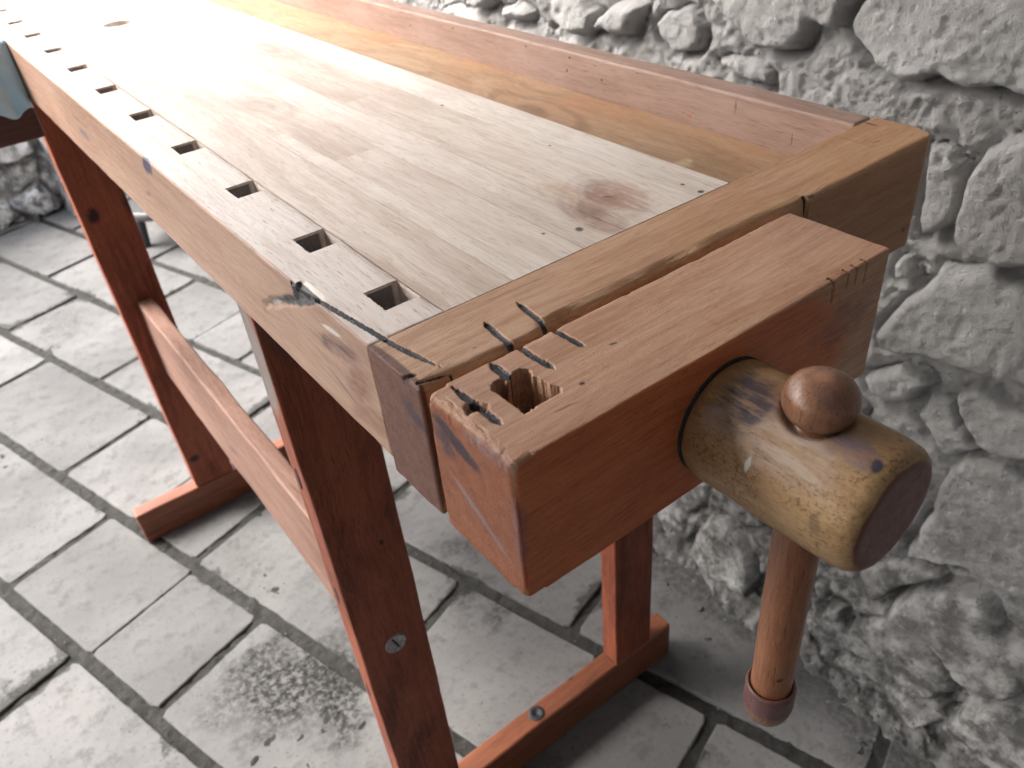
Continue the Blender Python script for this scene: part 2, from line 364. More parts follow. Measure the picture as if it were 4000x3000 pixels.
m_cap = wood('end_beech', (0.57, 0.36, 0.225), (0.38, 0.185, 0.095), 'x', rough=0.40, porescale=1500.0, seed=2.2, ring=0.45, pores=0.55, darkattr=True, tint=(0.52, 0.27, 0.11), tone=0.5, stains=[
    ((0.25, -0.0500, -0.042), (0.42, 0.0022, 0.075), (0, 0, 0), (0.72, 0.58, 0.50), 0.9, 0.3, -0.001),
    ((0.215, -0.040, 0), (0.062, 0.009, 0.004), (0, 0, 0.05), (0.50, 0.30, 0.16), 0.5, 0.4, 0.002),
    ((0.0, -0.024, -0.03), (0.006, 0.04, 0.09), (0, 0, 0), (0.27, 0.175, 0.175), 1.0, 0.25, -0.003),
    ((0.0, -0.038, -0.021), (0.004, 0.0135, 0.006), (-0.5, 0, 0), (0.035, 0.02, 0.03), 0.9, 0.5, 0.003),
    ((0.399, -0.05, -0.0654), (0.004, 0.004, 0.003), (0, 0, 0.4), (0.10, 0.035, 0.02), 0.9, 0.7, 0.001),
    ((0.0, -0.021, -0.0136), (0.004, 0.0011, 0.0014), (0, 0, 0), BLK, 1, 0.4, 0.0),
    ((0.3795, -0.0272, 0), (0.005, 0.0012, 0.004), (0, 0, 0.3), (0.06, 0.05, 0.05), 0.8, 0.6, 0.003),
    ((0.283, -0.0475, 0), (0.006, 0.0022, 0.003), (0, 0, 0.2), (0.08, 0.05, 0.05), 0.9, 0.6, 0.003),
    ((0.0383, -0.0381, 0), (0.0016, 0.0007, 0.004), (0, 0, 0.3), BLK, 0.8, 0.6, 0.001),
    ((0.405, -0.006, 0), (0.0014, 0.007, 0.004), (0, 0, 0.05), BLK, 0.9, 0.4, 0.0005),
    ((0.085, -0.008, 0), (0.028, 0.0006, 0.004), (0, 0, 0.06), (0.22, 0.07, 0.03), 0.8, 0.5, 0.001),
])
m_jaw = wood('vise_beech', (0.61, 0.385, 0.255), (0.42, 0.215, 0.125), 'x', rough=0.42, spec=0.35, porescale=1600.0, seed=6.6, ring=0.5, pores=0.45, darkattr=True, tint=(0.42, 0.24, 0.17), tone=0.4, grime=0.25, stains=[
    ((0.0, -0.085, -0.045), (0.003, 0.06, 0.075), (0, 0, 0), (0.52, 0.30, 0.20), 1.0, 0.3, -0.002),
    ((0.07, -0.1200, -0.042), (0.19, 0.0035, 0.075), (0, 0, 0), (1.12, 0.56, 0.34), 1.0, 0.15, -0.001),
    ((0.0, -0.074, -0.0145), (0.004, 0.024, 0.0062), (-0.35, 0, 0), (0.03, 0.02, 0.035), 0.95, 0.5, 0.007),
    ((0.0, -0.064, -0.022), (0.004, 0.014, 0.0085), (-0.9, 0, 0), (0.05, 0.03, 0.045), 0.85, 0.6, 0.008),
    ((0.0, -0.100, -0.004), (0.008, 0.022, 0.004), (0, 0, 0), (0.24, 0.18, 0.19), 0.7, 0.7, 0.006),
    ((0.0, -0.086, -0.052), (0.003, 0.034, 0.003), (-0.52, 0, 0), (0.23, 0.17, 0.18), 0.85, 0.5, 0.003),
    ((0.0, -0.118, -0.040), (0.006, 0.006, 0.03), (0, 0, 0), (0.16, 0.10, 0.11), 0.6, 0.7, 0.006),
    ((0.0564, -0.0959, 0), (0.0020, 0.0016, 0.004), (0, 0, 0), BLK, 1.0, 0.6, 0.002),
    ((0.088, -0.082, 0), (0.0030, 0.0011, 0.004), (0, 0, 0.3), BLK, 0.9, 0.6, 0.002),
    ((0.040, -0.1035, 0), (0.009, 0.0007, 0.004), (0, 0, 0.1), (0.14, 0.06, 0.04), 0.9, 0.6, 0.001),
    ((0.22, -0.1185, -0.03), (0.03, 0.003, 0.018), (0, 0, 0), (0.19, 0.11, 0.10), 0.6, 0.9, 0.02),
])
m_tray = wood('tray_pine', (0.42, 0.285, 0.175), (0.27, 0.165, 0.095), 'y', rough=0.36, seed=8.2, ring=1.0, pores=0.3, tint=(0.42, 0.20, 0.10), tone=0.5, swirl=1.0, ringscale=60, knots=[((0.335, 0.30, -0.034), (0.03, 0.10, 0.02), (0, 0, 0.15), (0.38, 0.23, 0.14), 12.0), ((0.33, 0.55, -0.034), (0.03, 0.12, 0.02), (0, 0, 0.1), (0.38, 0.25, 0.15), 9.0)], stains=[
    ((0.344, 0.085, -0.034), (0.028, 0.034, 0.01), (0, 0, 0.3), (0.20, 0.13, 0.06), 0.55, 0.9, 0.03),
    ((0.33, 0.10, -0.034), (0.008, 0.010, 0.01), (0, 0, 0.3), (0.60, 0.52, 0.32), 0.6, 0.9, 0.01),
    ((0.33, 0.42, -0.034), (0.02, 0.05, 0.01), (0, 0, 0.3), (0.38, 0.16, 0.09), 0.5, 0.9, 0.02)])
m_rail = wood('rail_pine', (0.37, 0.25, 0.20), (0.24, 0.15, 0.115), 'y', rough=0.58, seed=3.9, ring=0.5, pores=0.5, tint=(0.44, 0.31, 0.27), tone=0.4,
    stains=[((0.396, y, z), (0.004, 0.0018, 0.0016), (0, 0, 0), (0.05, 0.03, 0.03), 0.95, 0.5, 0.0008) for y, z in
            ((0.3133, -0.004), (0.318, -0.017), (0.2672, -0.017), (0.6145, -0.015), (0.5187, -0.005), (0.3823, -0.004))] +
           [((0.396, 0.1555, -0.027), (0.003, 0.004, 0.002), (0, 0, 0), (0.45, 0.13, 0.06), 0.8, 0.5, 0.001),
            ((0.396, 0.1071, -0.008), (0.003, 0.0014, 0.008), (0, 0, 0), (0.10, 0.05, 0.04), 0.6, 0.8, 0.002),
            ((0.396, 0.0511, -0.0219), (0.003, 0.001, 0.006), (0, 0, 0), (0.12, 0.05, 0.03), 0.8, 0.7, 0.001)])
m_leg = wood('red_pine', LEG, LEG_D, 'z', rough=0.42, spec=0.3, seed=5.5, ring=0.9, pores=0.8, grime=0.4, stains=[
    ((0.0238, 1.0478, -0.2769), (0.012, 0.006, 0.017), (0, 0, 0), (0.018, 0.011, 0.014), 0.95, 0.6, 0.006),
    ((0.080, 1.0478, -0.2734), (0.008, 0.006, 0.03), (0, 0, 0), (0.03, 0.015, 0.02), 0.8, 0.8, 0.008),
    ((0.0198, 1.0478, -0.7881), (0.013, 0.006, 0.011), (0, 0, 0), (0.018, 0.011, 0.014), 0.95, 0.6, 0.005),
    ((0.056, 0.2173, -0.3631), (0.0035, 0.003, 0.0045), (0, 0, 0), (0.02, 0.01, 0.01), 0.9, 0.6, 0.002),
    ((0.0507, 0.2173, -0.704), (0.006, 0.003, 0.003), (0, 0.5, 0), (0.03, 0.012, 0.01), 0.7, 0.7, 0.003),
    ((0.038, 0.2173, -0.10), (0.045, 0.006, 0.045), (0, 0, 0), (0.11, 0.07, 0.06), 0.5, 0.5, 0.01),
    ((0.004, 0.236, -0.13), (0.003, 0.02, 0.065), (0, 0, 0), (0.22, 0.20, 0.19), 0.9, 0.3, 0.006)])
m_foot = wood('foot_pine', (0.24, 0.085, 0.042), (0.12, 0.036, 0.02), 'x', rough=0.36, seed=7.7, ring=0.7, pores=0.4, stains=[
    ((0.292, 0.2485, -0.856), (0.009, 0.007, 0.006), (0, 0, 0), (0.04, 0.013, 0.02), 0.95, 0.6, 0.003)])
m_str = wood('stretcher_pine', (0.25, 0.15, 0.115), (0.14, 0.07, 0.05), 'y', rough=0.6, spec=0.3, seed=9.1, ring=0.5, pores=0.4, stains=[
    ((0.0335, 0.677, -0.533), (0.004, 0.035, 0.006), (0.35, 0, 0), (0.10, 0.05, 0.07), 0.8, 0.8, 0.008),
    ((0.0335, 0.91, -0.49), (0.004, 0.05, 0.008), (0.2, 0, 0), (0.22, 0.12, 0.13), 0.6, 0.8, 0.008)])
m_dark = wood('dark_brown_pine', (0.12, 0.05, 0.035), (0.06, 0.025, 0.02), 'x', rough=0.5, seed=1.1, ring=0.4)  # dark brown wood of the vise arm
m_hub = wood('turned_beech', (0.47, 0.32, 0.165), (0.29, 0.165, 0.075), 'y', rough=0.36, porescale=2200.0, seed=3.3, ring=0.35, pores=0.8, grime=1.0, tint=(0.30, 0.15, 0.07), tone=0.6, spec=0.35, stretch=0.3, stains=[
    ((0.110, -0.168, -0.022), (0.022, 0.035, 0.016), (0, 0, 0), (0.50, 0.42, 0.36), 0.6, 0.95, 0.012),  # pale patch stands in for sheen on the turned head
    ((0.1124, -0.142, -0.0155), (0.020, 0.019, 0.016), (0, 0, 0.3), (0.055, 0.038, 0.05), 0.95, 0.8, 0.014),
    ((0.100, -0.134, -0.020), (0.008, 0.010, 0.012), (0, 0, 0.3), (0.42, 0.36, 0.33), 0.5, 0.9, 0.012),
    ((0.0974, -0.1583, -0.0317), (0.005, 0.0018, 0.0052), (0, 0.3, 0), (0.60, 0.64, 0.60), 0.9, 0.5, 0.004),
    ((0.1166, -0.2045, -0.0131), (0.0040, 0.0034, 0.006), (0, 0, 0), (0.03, 0.032, 0.06), 0.95, 0.5, 0.003),
    ((0.1168, -0.190, -0.0130), (0.009, 0.020, 0.008), (0, 0, 0), (0.15, 0.12, 0.16), 0.8, 0.9, 0.012),
    ((0.1180, -0.140, -0.0130), (0.012, 0.010, 0.008), (0, 0, 0.5), (0.06, 0.045, 0.06), 0.8, 0.9, 0.016),
    ((0.0960, -0.195, -0.038), (0.006, 0.004, 0.008), (0, 0, 0), (0.10, 0.06, 0.04), 0.6, 0.9, 0.010),
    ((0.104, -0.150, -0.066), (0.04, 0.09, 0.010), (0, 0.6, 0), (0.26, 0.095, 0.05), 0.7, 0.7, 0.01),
    ((0.110, -0.170, -0.020), (0.016, 0.02, 0.012), (0, 0, 0), (0.46, 0.36, 0.29), 0.5, 0.95, 0.012),
    ((0.1272, -0.213, -0.0433), (0.031, 0.005, 0.031), (0, 0, 0), (0.13, 0.035, 0.025), 0.97, 0.12, 0.003)])
m_knob = wood('knob_beech', (0.27, 0.13, 0.07), (0.10, 0.045, 0.03), 'z', rough=0.30, seed=2.9, ring=0.3, pores=0.9, grime=0.6, coat=0.25, stains=[
    ((0.128, -0.1694, -0.222), (0.03, 0.03, 0.013), (0, 0, 0), (0.10, 0.045, 0.06), 0.75, 0.4, 0.003),
    ((0.1265, -0.1694, 0.0085), (0.0065, 0.0055, 0.005), (0, 0, 0.3), (0.40, 0.20, 0.12), 0.8, 0.6, 0.003),
    ((0.119, -0.178, 0.008), (0.010, 0.008, 0.006), (0, 0, 0.3), (0.11, 0.06, 0.075), 0.6, 0.9, 0.008)])
m_rod = wood('rod_beech', (0.33, 0.135, 0.06), (0.19, 0.07, 0.033), 'z', rough=0.33, seed=5.1, ring=0.3, pores=0.7, grime=0.4, coat=0.15, stains=[
    ((0.120, -0.179, -0.195), (0.004, 0.002, 0.0022), (0, 0.5, 0), (0.05, 0.02, 0.015), 0.95, 0.5, 0.001)])

def plain(name, col, rough=0.5, metal=0.0, nscale=40, var=0.3, bump=0.0008):
    t = NT(name); n = t.noise(t.tc, nscale, 5, 0.65)
    c = t.mix(t.rng(n, 0.35, 0.65), tuple(v * (1 - var) for v in col), tuple(min(1, v * (1 + var)) for v in col))
    t.L(c, t.b.inputs['Base Color']); t.b.inputs['Roughness'].default_value = rough; t.b.inputs['Metallic'].default_value = metal
    t.L(t.bump(t.noise(t.tc, nscale * 4, 4, 0.6), bump, 0.6), t.b.inputs['Normal'])
    return t.m
m_metal = plain('grey_metal', (0.42, 0.41, 0.44), 0.45, 0.15, 300, 0.35)
m_black = plain('dark_metal', (0.03, 0.03, 0.035), 0.5, 0.3, 200, 0.3)
m_grille = plain('pale_grille', (0.11, 0.11, 0.108), 0.5, 0.0, 60, 0.15)

# ================================================================ WORKBENCH
bench = tag(empty('workbench'), 'old wooden carpenter workbench with square dog holes, pale plank top and reddish trestle legs', 'workbench')
L = 1.46
def seg(x, y, a, b):
    ax, ay = a; bx, by = b; dx, dy = bx - ax, by - ay
    t = np.clip(((x - ax) * dx + (y - ay) * dy) / (dx * dx + dy * dy), 0, 1)
    return np.hypot(x - ax - t * dx, y - ay - t * dy), t
def sdf(x, y, P):
    d = np.full(x.shape, 1e9); ins = np.zeros(x.shape, bool)
    for i in range(len(P)):
        a, b = P[i], P[(i + 1) % len(P)]
        dd, _ = seg(x, y, a, b); d = np.minimum(d, dd)
        c = ((a[1] > y) != (b[1] > y)) & (x < (b[0] - a[0]) * (y - a[1]) / (b[1] - a[1] + 1e-12) + a[0]); ins ^= c
    return np.where(ins, -d, d)
def groove(B, pts, w, depth, taper=(1, 1), ragged=0.0004, zt=None):
    """carve a scorched groove along a polyline into the top of a Box"""
    x, y = B.P0[:, 0], B.P0[:, 1]
    n = len(pts) - 1; tot = np.zeros(len(x)); 
    for i in range(n):
        d, t = seg(x, y, pts[i], pts[i + 1]); s = (i + t) / n
        wid = w * np.minimum(1, np.minimum(s / 0.12 if taper[0] else 9, (1 - s) / 0.3 if taper[1] else 9) * 0.9 + 0.1)
        d = d + ragged * vnoise(x * 900, y * 900, 0.5, 3)
        tot = np.maximum(tot, 1 - sstep(0.75, 1.10, d / np.maximum(wid, 1e-6)))
    top = sstep(B.hi[2] - 0.008, B.hi[2] - 0.0005, B.P0[:, 2])
    B.V[:, 2] -= tot * depth * top; B.dark = np.maximum(B.dark, tot * top)
def cuts(Ls, pts, tol=0.0004):
    Ls = [v for v in Ls if all(abs(v - p) > tol for p in pts)] + list(pts); return sorted(Ls)
def edge_r(base, amp, f, seed):
    return lambda V: np.clip(base + amp * fbm(V[:, 0] * f, V[:, 1] * f, V[:, 2] * f, seed, 3), 0.0004, 0.008)

HY = [0.0234, 0.1156] + [-0.0131 + 0.1221 * k for k in range(2, 12)]
HX0, HX1, HL = 0.0243, 0.0452, 0.0251
# front beam with the row of dog holes
xs = cuts(graded(0.0, 0.0459, 0.0006, 0.004, 0.0005, at=[(0, 0.021)]), [HX0, HX1])
yy = graded(0.0002, L, 0.0008, 0.010, 0.003, at=[(0, 0.17)])
yy = cuts(yy, [v for h in HY for v in (h, h + HL)], 0.0003)
zs = graded(H - 0.0741, H, 0.0009, 0.004, 0.003, at=[(H - 0.050, H)])
B = Box(xs, yy, zs, 0.0012, holes=[(HX0, HX1, h, h + HL) for h in HY])
B.round(edge_r(0.0014, 0.0009, 45, 11))
# long chip knocked out of the front arris beside the scorched kerf
px, py, pz = B.P0.T
gp = np.array([(0.0863, 0.0026), (0.0933, -0.0101), (0.1333, -0.0266), (0.161, -0.0437), (0.1573, -0.0474), (0.1351, -0.0373), (0.1029, -0.0215), (0.0723, -0.0086), (0.0523, 0.0031)])
face = px < 0.0075
sg = sdf(py, pz - H, gp) + 0.0010 * vnoise(py * 130, pz * 160, 0, 4)
gd = (1 - sstep(-0.0045, 0.0015, sg)) * face
B.V[:, 0] += np.where(px < 0.0005, 0.0020 * gd, 0)
B.V[:, 2] -= np.where(pz > H - 0.0006, 0.0030 * (1 - sstep(-0.003, 0.0, sdf(py, 0 * py, gp))) * (1 - sstep(0.002, 0.0075, px)), 0)
B.dark = np.maximum(B.dark, np.where(px < 0.0005, gd ** 0.5 * (0.40 + 0.6 * sstep(-0.036, -0.010, pz - H) + 0.12 * vnoise(py * 40, pz * 300, 0, 6)), 0))
B.dark = np.maximum(B.dark, np.where(pz > H - 0.0006, 0.9 * (1 - sstep(-0.002, 0.0005, sdf(py, 0 * py - 0.001, gp))) * (1 - sstep(0.0035, 0.006, px)), 0))
groove(B, [(-0.0004, 0.0905), (0.0042, 0.0461), (0.0087, 0.0121), (0.0105, -0.0058)], 0.0019, 0.0020, (0, 0))
flat = (px > HX0 - 0.004) & (px < HX1 + 0.003)
B.V[:, 2] += 0.00025 * fbm(px * 30, py * 12, 0, 8, 2)
for h in HY:                      # crumbled hole mouths
    k = (np.abs(px - HX0) < 1e-5) & (py >= h - 1e-5) & (py <= h + HL + 1e-5) & (pz > H - 0.002)
    B.V[k, 0] -= 0.0008 * np.abs(vnoise(py[k] * 700, pz[k] * 3, 0, 5))
for h in HY:                      # shade painted into two walls of each dog hole, lit wall left pale
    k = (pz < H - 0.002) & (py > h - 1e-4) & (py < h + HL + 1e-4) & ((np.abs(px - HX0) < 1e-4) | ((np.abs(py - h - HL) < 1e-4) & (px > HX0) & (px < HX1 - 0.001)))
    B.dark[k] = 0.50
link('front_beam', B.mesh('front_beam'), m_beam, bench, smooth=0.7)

# glued-up top: long strips
V, F, PID, PT = [], [], [], []
strips = [(0.0463, 0.0903, .50), (0.0908, 0.1048, .25), (0.1051, 0.1412, .2), (0.1417, 0.1732, .08), (0.1737, 0.2291, .35), (0.2294, 0.2640, .0)]
def strip_box(x0, x1, y0, y1, z0, z1, pid, tone):
    b = len(V); c = 0.00001; n0 = len(F)
    ring = [(x0, y0), (x1, y0), (x1, y1), (x0, y1)]
    for (x, y) in ring: V.append((x, y, z0))
    for (x, y) in ring: V.append((x, y, z1 - c))
    for (x, y) in [(x0 + c, y0 + c), (x1 - c, y0 + c), (x1 - c, y1 - c), (x0 + c, y1 - c)]: V.append((x, y, z1))
    F.append((b, b + 3, b + 2, b + 1)); F.append((b + 8, b + 9, b + 10, b + 11))
    for k in range(4):
        j = (k + 1) % 4
        F.append((b + k, b + j, b + 4 + j, b + 4 + k)); F.append((b + 4 + k, b + 4 + j, b + 8 + j, b + 8 + k))
    for _ in range(len(F) - n0): PID.append(pid); PT.append(tone)
random.seed(5)
joints = {0: [0.52], 1: [0.33, 0.90], 2: [0.24, 0.70], 3: [0.46, 1.05], 4: [0.36, 0.78], 5: [0.62]}
for i, (a, b, tn) in enumerate(strips):
    ys = [0.0004] + joints[i] + [L]
    for k in range(len(ys) - 1):
        strip_box(a, b, ys[k] + 0.00012, ys[k + 1] - 0.00012, H - 0.034, H - 0.00005 * (i % 2), i * 1.7 + k * 0.9 + 0.3, min(1, max(0, tn + (0 if k == 0 else random.uniform(-.25, .25)))))
me = pymesh('benchtop', V, F)
me.attributes.new('pid', 'FLOAT', 'FACE').data.foreach_set('value', PID)
me.attributes.new('ptone', 'FLOAT', 'FACE').data.foreach_set('value', PT)
top = link('benchtop', me, m_top, bench)
cut_me = lathe([(0.0192, H - 0.1), (0.0192, H + 0.02)], 48, 'z', (0.1327, 0.9312, 0)); cut = link('cutter', cut_me, m_top)
bo = top.modifiers.new('b', 'BOOLEAN'); bo.operation = 'DIFFERENCE'; bo.solver = 'EXACT'; bo.object = cut
dg = bpy.context.evaluated_depsgraph_get(); nm = bpy.data.meshes.new_from_object(top.evaluated_get(dg))
top.modifiers.clear(); top.data = nm; nm.name = 'benchtop'; bpy.data.objects.remove(cut)

# tray board and back rail
timber('tray_board', 0.2642, 0.3958, 0.0, L, -0.048, -0.034, m_tray, bench, r=0.0006, step=0.03, wob=0.0008, seed=21)
timber('back_rail', 0.3960, 0.4182, 0.0006, L, -0.080, 0.0012, m_rail, bench, r=0.0022, step=0.02, wob=0.0008, seed=22)
timber('tray_lip', 0.2500, 0.2638, 0.001, L, -0.046, -0.0345, m_rail, bench, r=0.0006, step=0.05, seed=23)

# end cap
CY = -0.0488
xs = graded(0.0, 0.4195, 0.0006, 0.0045, 0.004, at=[(0, 0.10), (0.10, 0.20), (0.274, 0.284), (0.404, 0.42)])
xs = [x for i, x in enumerate(xs) if not (0.10 < x < 0.20 and i % 2)]
yy = graded(CY, -0.0003, 0.0007, 0.0008, 0.003)
zs = graded(H - 0.0827, H, 0.0009, 0.006, 0.005, at=[(H - 0.012, H)])
B = Box(xs, yy, zs, 0.0025)
px, py, pz = B.P0.T
def rcap(V):
    r = 0.0017 + 0.0007 * fbm(V[:, 0] * 40, V[:, 1] * 40, V[:, 2] * 40, 31, 3)
    out = V[:, 1] < CY + 0.012
    r = np.where(out, 0.0030 + 0.0016 * fbm(V[:, 0] * 26, 0 * V[:, 0], 0, 32, 3), r)
    r = np.where((V[:, 1] > -0.006), 0.0005, r)
    return np.clip(r, 0.0004, 0.007)
B.round(rcap)
# rounded far vertical corner
k = px > 0.4045; yc = np.clip(B.V[:, 1], CY + 0.013, 1)
dy = (yc - B.V[:, 1]) / 0.013; B.V[:, 0] = np.where(k, 0.4045 + (B.V[:, 0] - 0.4045) * np.sqrt(np.clip(1 - dy * dy, 0, 1)), B.V[:, 0])
# worn, recessed arris behind the vise jaw, kerf at its end
outer = sstep(CY + 0.010, CY, py)
rec = (px < 0.278) * sstep(0.0, 0.004, px)
dip = np.clip(0.0012 + 0.0022 * fbm(px * 22, 0 * px, 0, 33, 4) + 0.0026 * np.exp(-((px - 0.088) / 0.012) ** 2), 0, 0.0065)
zt = sstep(H - 0.020, H - 0.001, pz)
B.V[:, 1] += outer * rec * (0.0008 + dip * zt)
B.V[:, 2] -= outer * rec * zt * dip * 0.7
B.dark = np.maximum(B.dark, 0.30 * (outer * rec * (dip > 0.0042) * zt > 0.5))
kerf = (np.abs(px - 0.2786) < 0.0008) & (py < CY + 0.004)
B.V[:, 1] += np.where(kerf, 0.0035, 0); B.dark = np.where(kerf, 0.6, B.dark)
groove(B, [(0.0098, 0.001), (0.0105, -0.0058), (0.0140, -0.0235), (0.0176, -0.0405)], 0.0018, 0.0018, (0, 1))
groove(B, [(0.0786, -0.0193), (0.0765, -0.036), (0.0753, -0.050)], 0.0018, 0.0016, (1, 0))
groove(B, [(0.0551, -0.0227), (0.0530, -0.038), (0.0525, -0.050)], 0.0018, 0.0016, (1, 0))
groove(B, [(-0.001, -0.034), (0.006, -0.0376)], 0.0012, 0.0022, (0, 1))
groove(B, [(0.0010, -0.0435), (0.0091, -0.0458), (0.019, -0.0485)], 0.0013, 0.0022, (1, 1))
B.V[:, 2] += 0.0003 * fbm(px * 10, py * 40, 0, 34, 2)
link('end_cap', B.mesh('end_cap'), m_cap, bench, smooth=True)

# vise jaw
J0, J1, JY0, JY1 = 0.0004, 0.2552, -0.1185, -0.0527
xs = graded(J0, J1, 0.00065, 0.0035, 0.004, at=[(0, 0.086), (0.198, 0.238)])
yy = graded(JY0, JY1, 0.0008, 0.0008, 0.003)
zs = graded(H - 0.0837, H, 0.0009, 0.005, 0.004, at=[(H - 0.018, H)])
B = Box(xs, yy, zs, 0.002)
px, py, pz = B.P0.T
def rjaw(V):
    r = 0.0016 + 0.0005 * fbm(V[:, 0] * 40, V[:, 1] * 40, V[:, 2] * 40, 41, 3)
    end = V[:, 0] < 0.012
    r = np.where(end & (V[:, 2] > H - 0.02), 0.0028 + 0.0012 * fbm(V[:, 1] * 45, 0 * V[:, 0], 0, 42, 3), r)
    r = np.where(end & (V[:, 1] < JY0 + 0.01), 0.0026 + 0.0016 * fbm(V[:, 2] * 70, 0 * V[:, 0], 0, 43, 3), r)
    return np.clip(r, 0.0005, 0.007)
B.round(rjaw)
poly = np.array([(0.0261, -0.0693), (0.0299, -0.0674), (0.0332, -0.0688), (0.0325, -0.0721), (0.0346, -0.0718), (0.038, -0.0682), (0.0428, -0.0676), (0.0458, -0.071), (0.0438, -0.076), (0.0446, -0.0774), (0.0462, -0.0880), (0.0474, -0.0920), (0.0460, -0.0940), (0.0427, -0.0938), (0.0252, -0.0944), (0.0252, -0.0898), (0.0248, -0.0832), (0.0249, -0.0759), (0.0247, -0.0713)])
topv = pz > H - 0.0005
s_ = sdf(px, py, poly) + 0.0005 * vnoise(px * 900, py * 900, 0, 44)
well = 1 - sstep(-0.0010, 0.0002, s_)
B.V[:, 2] -= np.where(topv, well * 0.079, 0)
B.V[:, 0] -= np.where(topv, well * 0.0015 * vnoise(px * 200, py * 200, 0, 9), 0)
B.dark = np.maximum(B.dark, 0)
groove(B, [(0.0767, -0.0749), (0.0760, -0.062), (0.0753, -0.0515)], 0.0017, 0.0014, (1, 0))
groove(B, [(0.0552, -0.0785), (0.0541, -0.064), (0.0541, -0.0525)], 0.0019, 0.0016, (1, 0))
groove(B, [(0.0352, -0.0690), (0.0362, -0.0535)], 0.0024, 0.0012, (0, 1))
groove(B, [(0.0131, -0.0950), (0.0128, -0.075), (0.0124, -0.0553)], 0.0020, 0.0015, (1, 1))
cp = np.array([(0.0068, -0.0755), (0.0089, -0.0725), (0.0138, -0.0725), (0.0170, -0.0790), (0.0150, -0.0815), (0.0120, -0.0790), (0.0060, -0.0790)])
s2 = sdf(px, py, cp) + 0.0007 * vnoise(px * 900, py * 900, 0, 45)
w2 = (1 - sstep(-0.001, 0.0003, s2)) * topv
B.V[:, 2] -= w2 * 0.0028; B.dark = np.maximum(B.dark, w2 * 0.45)
for x, zl in ((0.2065, 0.0125), (0.2185, 0.009), (0.2258, 0.0105), (0.2340, 0.0125)):   # saw nicks in the outer arris
    k = (np.abs(px - x) < 0.0007 + 0.0002 * vnoise(pz * 900, px, 0, 2)) & (py < JY0 + 0.0035) & (pz > H - zl)
    B.V[k, 1] += 0.0016; B.V[k, 2] -= 0.0006; B.dark[k] = 0.45
B.dark = np.maximum(B.dark * (1 - well * topv), 0.40 * well * topv * (px < 0.0448))  # shade painted inside the square hole, right wall left pale
# bruised splinters along the left arris
k = (px < 0.006) & (pz > H - 0.006)
B.V[k, 0] += 0.0005 * np.abs(fbm(py[k] * 260, pz[k] * 60, 0, 46, 3)); B.V[k, 2] -= 0.0005 * np.abs(fbm(py[k] * 120, px[k] * 500, 0, 47, 3))
k = (py > JY1 - 0.004) & (pz > H - 0.006)
B.V[k, 1] -= 0.0011 * np.clip(fbm(px[k] * 90, 0 * px[k], 0, 48, 4), 0, 1); B.V[:, 2] += 0.0002 * fbm(px * 12, py * 50, 0, 49, 2)
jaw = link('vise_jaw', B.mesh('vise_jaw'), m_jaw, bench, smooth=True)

# turned vise head, handle and its knobs
HX, HZ = 0.1272, H - 0.0433
pr = []
for y, r in [(-0.1187, 0.0290), (-0.1192, 0.0303), (-0.1215, 0.0316), (-0.126, 0.0324), (-0.140, 0.0326), (-0.165, 0.0325), (-0.190, 0.0322), (-0.2015, 0.0317), (-0.2065, 0.0308), (-0.2098, 0.0290), (-0.2113, 0.0268), (-0.2119, 0.0240), (-0.2121, 0.012), (-0.2121, 0.001)]:
    pr.append((r, y))
def densify(p, n):
    o = []
    for (a, b) in zip(p[:-1], p[1:]):
        L_ = math.hypot(b[0] - a[0], b[1] - a[1]); m = max(1, int(L_ / n))
        for k in range(m): o.append((a[0] + (b[0] - a[0]) * k / m, a[1] + (b[1] - a[1]) * k / m))
    return o + [p[-1]]
me = lathe(densify(pr, 0.0015), 144, 'y', (HX, 0, HZ))
a = np.empty(len(me.vertices) * 3); me.vertices.foreach_get('co', a); a = a.reshape(-1, 3)
rad = a - np.array([HX, 0, HZ]); rad[:, 1] = 0; rl = np.linalg.norm(rad, axis=1, keepdims=True); un = rad / np.maximum(rl, 1e-6)
a += un * (0.0004 * fbm(a[:, 0] * 60, a[:, 1] * 60, a[:, 2] * 60, 51, 3))[:, None]
dk = np.hypot(a[:, 0] - HX, a[:, 1] + 0.1694)                      # countersunk seat where the handle enters
seat = (1 - sstep(0.010, 0.0175, dk)) * (a[:, 2] > HZ)
a[:, 2] -= seat * 0.006
me.vertices.foreach_set('co', a.ravel().astype(np.float32)); me.update()
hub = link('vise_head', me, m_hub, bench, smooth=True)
m_ring = plain('dark_gap', (0.025, 0.03, 0.035), 0.7, 0, 200, 0.4)
link('gap_shade_ring', lathe([(0.020, -0.1180), (0.0318, -0.1180), (0.0318, -0.1200), (0.020, -0.1200)], 96, 'y', (HX, 0, HZ)), m_ring, hub)  # dark ring stands in for the shaded gap behind the head
rodp = densify([(0.0114, -0.235), (0.0116, -0.20), (0.0119, -0.12), (0.0118, -0.03), (0.0112, -0.016)], 0.006)
rod = link('vise_handle', lathe([(r, H + z) for r, z in rodp], 48, 'z', (HX + 0.0008, -0.1694, 0)), m_rod, bench, smooth=True)
kp = [(0.001, 0.0118)] + [(0.0163 * math.cos(t) ** 0.85, -0.0050 + 0.0130 * math.sin(t)) for t in np.linspace(1.35, -1.2, 26)]
kp = [(0.0004, 0.0078)] + kp[1:]
link('knob', lathe([(r, H + z) for r, z in kp], 64, 'z', (HX, -0.1694, 0)), m_knob, rod, smooth=True)
bp = [(0.0116, -0.2145), (0.0128, -0.2128), (0.0138, -0.2140), (0.0146, -0.2165), (0.0143, -0.2190)] + [(0.0147 * math.cos(t) ** 0.8, -0.226 + 0.0235 * math.sin(t)) for t in np.linspace(-0.15, -1.50, 14)]
link('knob', lathe([(r, H + z) for r, z in bp], 64, 'z', (HX + 0.0010, -0.1694, 0)), m_knob, rod, smooth=True)

